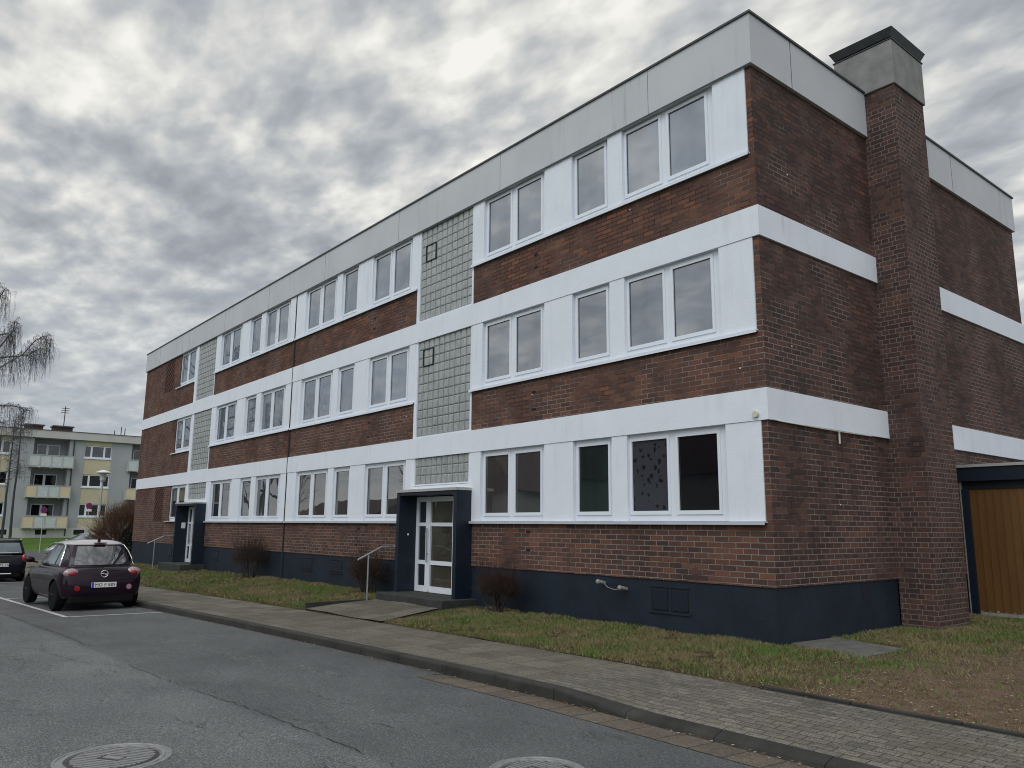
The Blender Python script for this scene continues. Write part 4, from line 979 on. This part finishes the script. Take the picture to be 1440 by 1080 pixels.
# ------------------------------------------------------------------ street lamp and signs
L = empty('street_lamp', (-38.15, -.52, zk(-37)), label='grey street lamp with a wide white disc cap beside the large shrub', cat='street lamp')
MB().tube([(0, 0, 0), (0, 0, 1.0)], .07, 10).tube([(0, 0, 1.0), (0, 0, 4.15)], .045, 10).build('pole', 'pole_grey', L)
MB().lathe([(.03, 4.12), (.10, 4.16), (.14, 4.25), (.16, 4.55)], 16).build('lantern', 'lamp_glass', L)
MB().lathe([(.16, 4.55), (.36, 4.60), (.37, 4.63), (.22, 4.70), (.06, 4.76), (.001, 4.77)], 20).build('cap', 'lamp_white', L)
def sign(loc, h, label, slash):
    e = empty('no_stopping_sign', loc, label=label, cat='road sign', group='round no-stopping signs by the cross street')
    MB().tube([(0, 0, 0), (0, 0, h+.25)], .03, 8).build('post', 'pole_grey', e)
    d = MB().lathe([(.22, .035), (.22, .055)], 28, (0, 0, h), 'x').build('disc', 'sign_red', e)
    MB().lathe([(.165, .056), (.165, .060)], 28, (0, 0, h), 'x').build('field', 'sign_blue', d)
    bm = MB(); s = .155; t = .022
    for sg in ((1, -1) if slash == 2 else (1,)):
        a = Vector((0, s*.707, -s*.707*sg)); n_ = Vector((0, .707*sg, .707))*t; bm.poly([(.0615, *(a-n_).yz + Vector((0, h))), (.0615, *(a+n_).yz + Vector((0, h))), (.0615, *(-a+n_).yz + Vector((0, h))), (.0615, *(-a-n_).yz + Vector((0, h)))])
    bm.build('slash', 'sign_red', d)
    MB().box(.035, .05, -.20, .20, h-.42, h-.25).build('plate', 'plate_white', e)
    return e
sign((-61.0, .60, zr(-60)), 3.1, 'round blue and red no-stopping sign left of the others, before the lowest balcony', 1)
sign((-59.8, 3.33, zr(-60)), 3.46, 'round blue and red no-stopping sign beside the street lamp above the large shrub', 2)

# ------------------------------------------------------------------ cars
def squircle(X_, Y_, k=.22): return X_*math.sqrt(1-k*Y_*Y_), Y_*math.sqrt(1-k*X_*X_)
def car(name, loc, rz, pitch, S, label, group):
    """local x points forward, rear bumper at x=0"""
    root = empty(name, loc, rz, label=label, cat='car', group=group); root.rotation_euler = (0, pitch, rz)
    L_, W, Hh = S['L'], S['W'], S['H']; hw = W/2; belt = S['belt']
    # lower body -------------------------------------------------------
    st = S['stations']       # (x, half width, bottom, shoulder z, centre z)
    V = []; F = []; n = 16
    for (x, w_, zb, zs, zt) in st:
        zm = zb + (zs-zb)*.55
        half = [(0, zb), (w_*.80, zb), (w_*.955, zb+.05), (w_, zm-.08), (w_*1.0, zm+.08), (w_*.965, zs-.05), (w_*.90, zs), (w_*.5, zt)]
        ring = [(x, -y, z) for y, z in half[1:]] [::-1] + [(x, 0, half[0][1])] + [(x, y, z) for y, z in half[1:]] + [(x, 0, zt)]
        V += ring; n = len(ring)
    for i in range(len(st)-1):
        for k in range(n): F.append((i*n+k, i*n+(k+1) % n, (i+1)*n+(k+1) % n, (i+1)*n+k))
    F.append(tuple(range(n))[::-1]); F.append(tuple((len(st)-1)*n+k for k in range(n)))
    me = bpy.data.meshes.new('body'); me.from_pydata(V, [], F); me.update(); me.shade_smooth(); me.materials.append(MATS[S['paint']])
    import bmesh
    bm = bmesh.new(); bm.from_mesh(me); bmesh.ops.recalc_face_normals(bm, faces=bm.faces); bm.to_mesh(me); bm.free()
    body = bpy.data.objects.new('body', me); COL.objects.link(body); body.parent = root
    ss = body.modifiers.new('s', 'SUBSURF'); ss.levels = 3; ss.render_levels = 3
    wr = S['wheel_r']; wx = S['axles']
    for x in wx:
        for s in (-1, 1):
            c = MB().lathe([(wr+.05, 0), (wr+.05, .42)], 28, (x, s*(hw+.15) if s < 0 else hw-.27, wr), 'y'); co = c.build('cutter', 'plastic_black', body)
            md = body.modifiers.new('b', 'BOOLEAN'); md.operation = 'DIFFERENCE'; md.object = co; md.solver = 'FAST'
    bpy.context.view_layer.update()
    dg = bpy.context.evaluated_depsgraph_get(); nm = bpy.data.meshes.new_from_object(body.evaluated_get(dg)); body.modifiers.clear(); body.data = nm; body.data.name = 'car_body'
    for c in list(body.children): bpy.data.objects.remove(c, do_unlink=True)
    # cabin --------------------------------------------------------------
    xr0, xr1, xf0, xf1 = S['cab']   # rear bottom, rear top, front bottom, front top
    wb, wt = S['cabw']; z0, z1 = belt, Hh-.07
    def cp(face, u, h, off=0.0):
        X_, Y_ = {'r': (-1, u), 'l': (u, 1), 'f': (1, -u), 'q': (-u, -1)}[face]; X_, Y_ = squircle(X_, Y_, S.get('sq', .16))
        e = h**1.25; a0 = xr0+(xr1-xr0)*h**S.get('rc', 1.3); a1 = xf0+(xf1-xf0)*h; w_ = wb+(wt-wb)*e
        cx, hx = (a0+a1)/2, (a1-a0)/2+off; return Vector((cx+X_*hx, Y_*(w_+off), z0+(z1-z0)*h + (.02*off)))
    def patch(m, face, u0, u1, h0, h1, off, nu=10, nh=8):
        base = len(m.v)
        for j in range(nh+1):
            for i in range(nu+1): m.v.append(tuple(cp(face, u0+(u1-u0)*i/nu, h0+(h1-h0)*j/nh, off)))
        for j in range(nh):
            for i in range(nu): q = base+j*(nu+1)+i; m.f.append((q, q+nu+1, q+nu+2, q+1))
    c = MB()
    for f in 'rlfq': patch(c, f, -1, 1, 0, 1, 0, 12, 8)
    c.build('cabin', S['pillar'], root, smooth=True)
    r = MB(); K = 12; ring = [cp(f, -1+2*i/K, 1, .012) for f in 'rlfq' for i in range(K)]; low = [cp(f, -1+2*i/K, .93, .012) for f in 'rlfq' for i in range(K)]
    cx = sum(p.x for p in ring)/len(ring); n = len(ring); r.v += [tuple(p) for p in low] + [tuple(p) for p in ring]
    for s_, dz in ((.86, .035), (.6, .058), (.3, .068)): r.v += [(cx+(p.x-cx)*s_, p.y*s_, z1+dz) for p in ring]
    for j in range(4):
        for i in range(n): r.f.append((j*n+i, j*n+(i+1) % n, (j+1)*n+(i+1) % n, (j+1)*n+i))
    r.f.append(tuple(4*n+i for i in range(n))); r.build('roof', S['roof'], root, smooth=True)
    g = MB(); patch(g, 'r', -.86, .86, .08, .86, .008); g.build('rear_window', S['rglass'], root, smooth=True)
    for f, sg in (('l', 1), ('q', -1)):
        for (a, b) in S['side']:
            g = MB(); patch(g, f, a*sg, b*sg, .07, .86, .008); g.build('side_window', 'car_glass_pale' if S.get('pale') else 'car_glass', root, smooth=True)
    g = MB(); patch(g, 'f', -.88, .88, .05, .9, .008); g.build('windscreen', 'car_glass', root, smooth=True)
    # wheels
    for x in wx:
        for s in (-1, 1):
            wd = .10; yc = s*(hw-.115)
            ty = MB().lathe([(wr*.68, -wd), (wr*.93, -wd), (wr, -wd*.7), (wr, wd*.7), (wr*.93, wd), (wr*.68, wd)], 32, (x, yc, wr), 'y').build('wheel', 'rubber', root, smooth=False)
            rm = MB().lathe([(wr*.69, -wd*.6), (wr*.69, wd*.55), (wr*.66, wd*.85), (wr*.62, wd*.5), (.001, wd*.4)] if s > 0 else [(wr*.69, wd*.6), (wr*.69, -wd*.55), (wr*.66, -wd*.85), (wr*.62, -wd*.5), (.001, -wd*.4)], 28, (x, yc, wr), 'y'); rm.build('rim', 'rim_dark', ty)
            sp = MB()
            for k in range(5): a = 2*PI*k/5+.4; sp.tube([(x+.03*math.cos(a), yc+s*wd*.75, wr+.03*math.sin(a)), (x+wr*.66*math.cos(a), yc+s*wd*.75, wr+wr*.66*math.sin(a))], [.035, .022], 6)
            sp.build('spoke', S['spoke'], ty)
    # mirrors
    for s in (-1, 1):
        mx = xf0-.32
        m_ = MB().ball((mx, s*(wb+.16), belt+.10), (.07, .11, .075), 12, 8).tube([(mx+.02, s*(wb-.02), belt+.03), (mx, s*(wb+.12), belt+.06)], .025, 6); m_.build('mirror', S['mirror'], root, smooth=True)
    # rear furniture
    xs0 = S['rearx']; 
    def rbox(nm, mt, y0, y1, zz0, zz1, xa, xb, par=None): return MB().box(xa, xb, y0, y1, zz0, zz1).build(nm, mt, par or root, bevel=.006)
    pz_ = S['plate_z']; pxx = xs0-S['plate_out']
    pt = rbox('number_plate', 'plate_white', -.26, .26, pz_-.055, pz_+.055, pxx-.012, pxx+.03)
    MB().box(pxx-.0145, pxx-.0125, .215, .26, pz_-.053, pz_+.053).build('plate_band', 'plate_blue', pt)
    cu = bpy.data.curves.new('plate_text', 'FONT'); cu.body = S['plate']; cu.size = .104; cu.align_x = 'CENTER'; cu.align_y = 'CENTER'; cu.extrude = .0008; cu.offset = .0; cu.space_character = 1.08; cu.materials.append(MATS['ink_black'])
    to = bpy.data.objects.new('plate_text', cu); COL.objects.link(to); to.parent = pt; to.location = (pxx-.0145, -.02, pz_); to.rotation_euler = (PI/2, 0, -PI/2); to.scale = (.92, 1.02, 1)
    bpy.context.view_layer.update(); tm = bpy.data.meshes.new_from_object(to.evaluated_get(bpy.context.evaluated_depsgraph_get())); tn = bpy.data.objects.new('plate_text', tm); COL.objects.link(tn); tn.parent = pt; tn.location = to.location; tn.rotation_euler = to.rotation_euler; tn.scale = to.scale; bpy.data.objects.remove(to)
    MB().box(S['diff_x']+.02, S['diff_x']+.4, -hw*.78, hw*.78, .15, .36).build('diffuser', 'plastic_black', root, bevel=.05)
    for s in (-1, 1):
        (lx, ly, lz), (ra, rb, rc_) = S['lamp']
        o = MB().ball((lx, s*ly, lz), (ra, rb, rc_), 20, 12).build('tail_light', S['lampmat'], root, smooth=True)
        if S.get('lamp_in'): MB().ball((lx-ra*.3, s*(ly-.01), lz-.008), (ra*.8, rb*.78, rc_*.70), 16, 10).build('lens', 'light_red', o, smooth=True)
    return root
purple_st = [(.00, .60, .40, .58, .60), (.05, .74, .28, .74, .80), (.12, .83, .24, .87, .93), (.32, .875, .22, .93, .98), (.75, .885, .20, .95, .99), (1.5, .86, .19, .95, .97), (2.3, .86, .19, .93, .97), (2.8, .86, .20, .90, .95), (3.2, .83, .22, .82, .88), (3.5, .76, .24, .70, .76), (3.66, .62, .28, .58, .60), (3.70, .45, .34, .50, .52)]
dzr = .012
PC = car('parked_car', (-13.50, -5.52, zr(-14)+.0), math.radians(180+4.3), 0, dict(L=3.7, W=1.76, H=1.54, belt=.95, stations=purple_st, paint='paint_purple', pillar='paint_purple', roof='roof_silver', rglass='car_glass',
    cab=(.20, .60, 2.95, 2.05), cabw=(.765, .575), sq=.26, side=[(-.62, -.40), (-.34, .62)], pale=True, wheel_r=.325, axles=(.62, 2.93), spoke='rim_dark', mirror='paint_purple', rearx=.03, plate_z=.56, plate_out=.035, plate='MO P 889', diff_x=.02,
    lamp=((.165, .65, .825), (.10, .165, .105)), lampmat='light_clear', lamp_in=True), 'small purple hatchback with a silver roof parked in the marked bay', 'cars parked along the kerb')
# emblem, reflectors, wiper, aerial, brake light, trims and a painted glint on the purple car
em = MB().tube([(.036, .074*math.cos(2*PI*i/24), .80+.074*math.sin(2*PI*i/24)) for i in range(25)], .011, 6, cap=False); em.tube([(.036, .085, .806), (.032, .01, .810), (.032, -.01, .790), (.036, -.085, .794)], .010, 5); em.build('emblem', 'chrome', PC)
for s, mt in ((1, 'light_red'), (-1, 'light_clear')):
    MB().lathe([(.055, -.02), (.06, -.01), (.06, .03)], 18, (.025, s*.54, .50), 'x').build('bumper_lamp', mt, PC)
MB().tube([(.115, .30, .985), (.14, -.15, .99)], .012, 6).build('wiper', 'plastic_black', PC)
MB().box(.50, .58, -.13, .13, 1.462, 1.482).build('brake_light', 'light_red', PC)
MB().tube([(.66, 0, 1.50), (.64, 0, 1.58)], [.035, .025], 8).build('aerial', 'plastic_black', PC)
MB().box(.045, .07, -.36, .02, .925, .945).build('tailgate_strip', 'chrome', PC)  # chrome strip stands in for a reflection below the rear window
for s in (-1, 1):
    pts = []
    for t in np.linspace(0, 1, 12): pts.append((.62+2.05*t - .16*(1-t)**6, s*(.795-.185*math.sin(PI*min(1, t*1.1))**.8*.95), .95+.46*math.sin(PI*min(1, (t*.82+.10)))**.55))
    MB().tube([(.60, s*.785, .97), (.62, s*.75, 1.10), (.72, s*.685, 1.28), (.88, s*.625, 1.41), (1.2, s*.60, 1.455), (1.9, s*.60, 1.45), (2.3, s*.64, 1.33)], .016, 6).build('roof_trim', 'chrome', PC)
    MB().box(1.25, 1.42, s*.875-.01, s*.875+.01, .80, .825).build('door_handle', 'chrome', PC)
mini_st = [(.00, .62, .40, .58, .62), (.05, .76, .28, .80, .84), (.12, .83, .24, .93, .96), (.35, .86, .22, .98, 1.0), (.9, .87, .20, .99, 1.0), (1.8, .87, .19, .98, 1.0), (2.6, .87, .20, .96, 1.0), (3.1, .85, .22, .92, .97), (3.5, .78, .24, .80, .86), (3.72, .64, .30, .62, .66), (3.78, .5, .36, .52, .54)]
MC = car('parked_car', (-26.95, -5.90, zr(-28)), math.radians(180+3.5), 0, dict(L=3.8, W=1.74, H=1.50, belt=.97, stations=mini_st, paint='paint_navy', pillar='paint_navy', roof='paint_navy', rglass='car_glass_pale',
    cab=(.12, .30, 2.85, 2.35), cabw=(.80, .66), side=[(-.85, -.40), (-.34, .35), (.42, .80)], wheel_r=.31, axles=(.60, 3.05), spoke='rim_dark', mirror='paint_navy', rearx=.03, plate_z=.60, plate_out=.035, plate='MO WE 630', diff_x=.02,
    lamp=((.12, .73, .82), (.09, .09, .15)), lampmat='light_red', sq=.10), 'dark navy boxy hatchback cut by the left edge of the photo', 'cars parked along the kerb')
MB().tube([(.33, .62, 1.475), (.5, .64, 1.51), (2.2, .64, 1.51)], .02, 6).tube([(.33, -.62, 1.475), (.5, -.64, 1.51), (2.2, -.64, 1.51)], .02, 6).box(.30, .40, -.66, .66, 1.44, 1.465).build('roof_rail', 'chrome', MC)
MB().box(.03, .06, -.35, .35, .915, .945).build('tailgate_strip', 'chrome', MC)
MB().tube([(.10, .4, 1.02), (.10, -.55, 1.02)], .012, 6).build('window_trim', 'chrome', MC)
MB().tube([(-.02, .5, .30), (-.02, -.35, .30)], .025, 6).build('exhaust_trim', 'chrome', MC)
sil_st = [(.00, .60, .42, .66, .70), (.08, .78, .30, .88, .94), (.3, .86, .24, .96, 1.0), (1.0, .88, .20, .98, 1.0), (2.2, .88, .20, .97, 1.0), (3.0, .87, .21, .95, .99), (3.5, .84, .22, .86, .92), (3.95, .76, .24, .72, .78), (4.18, .60, .30, .58, .60), (4.24, .45, .36, .52, .54)]
car('parked_car', (-49.5, 3.3, zr(-60)+.01), math.radians(-90), 0, dict(L=4.24, W=1.78, H=1.58, belt=1.0, stations=sil_st, paint='paint_silver', pillar='paint_silver', roof='paint_silver', rglass='car_glass',
    cab=(.3, .75, 3.25, 2.35), cabw=(.80, .62), side=[(-.72, -.2), (-.14, .55)], wheel_r=.32, axles=(.75, 3.35), spoke='pole_grey', mirror='paint_silver', rearx=.03, plate_z=.60, plate_out=.035, plate='MO K 270', diff_x=.02,
    lamp=((.14, .70, .86), (.09, .16, .09)), lampmat='light_red'), 'silver car on the cross street half hidden behind the large shrub', 'cars parked along the kerb')

# ------------------------------------------------------------------ houses and trees across the street (reflected in the panes)
def house(x0, x1, y0, y1, eave, ridge, gable_x, label):
    e = empty('house', ((x0+x1)/2, (y0+y1)/2, 0), label=label, cat='house', group='houses across the street'); a, b = (x1-x0)/2, (y1-y0)/2
    MB().box(-a, a, -b, b, -1, eave).build('wall', 'house_white', e)
    m = MB(); o_ = .4
    if gable_x: pts = [(-a-o_, -b-o_, eave), (a+o_, -b-o_, eave), (a+o_, 0, ridge), (-a-o_, 0, ridge), (-a-o_, b+o_, eave), (a+o_, b+o_, eave)]; m.v += pts; m.f += [(0, 1, 2, 3), (3, 2, 5, 4), (0, 3, 4), (1, 5, 2), (0, 4, 5, 1)]
    else: pts = [(-a-o_, -b-o_, eave), (-a-o_, b+o_, eave), (0, b+o_, ridge), (0, -b-o_, ridge), (a+o_, -b-o_, eave), (a+o_, b+o_, eave)]; m.v += pts; m.f += [(0, 3, 2, 1), (3, 4, 5, 2), (1, 2, 5), (0, 4, 3), (0, 1, 5, 4)]
    m.build('roof', 'house_tile', e)
    for x in np.arange(-a+1, a-1.2, 2.6):
        f = MB().box(x, x+1.2, b, b+.04, .9, 2.2).build('window', 'white_pvc', e); MB().box(x+.08, x+1.12, b+.041, b+.05, .98, 2.12).build('pane', 'glass_far_dark', f)
house(-33, -17, -36, -26, 4.6, 10.5, True, 'dark tiled house across the street, nearest to the brick gable')
house(-49, -38, -38, -27, 4.2, 9.5, False, 'white gabled house across the street next to the dark tiled one')
house(-90, -70, -44, -32, 2.4, 4.7, True, 'low house across the street beyond the cross street')
house(4, 18, -38, -27, 4.2, 9.0, True, 'house across the street opposite the garage')
random.seed(9)
for (x, y, s) in ((-56, -30, 1.0), (-66, -19, 1.7), (-76, -26, 1.6), (-12, -30, .8)):
    e = empty('garden_tree', (x, y, zk(x)), label='bare branching tree in a front garden across the street', cat='tree', group='bare trees across the street'); t = Twigs()
    t.grow(Vector((0, 0, 0)), Vector((0, 0, 1)), 4.5*s, .22*s, 4, .75, .04, 3, 3); t.build('crown', 'birch_twig', e)
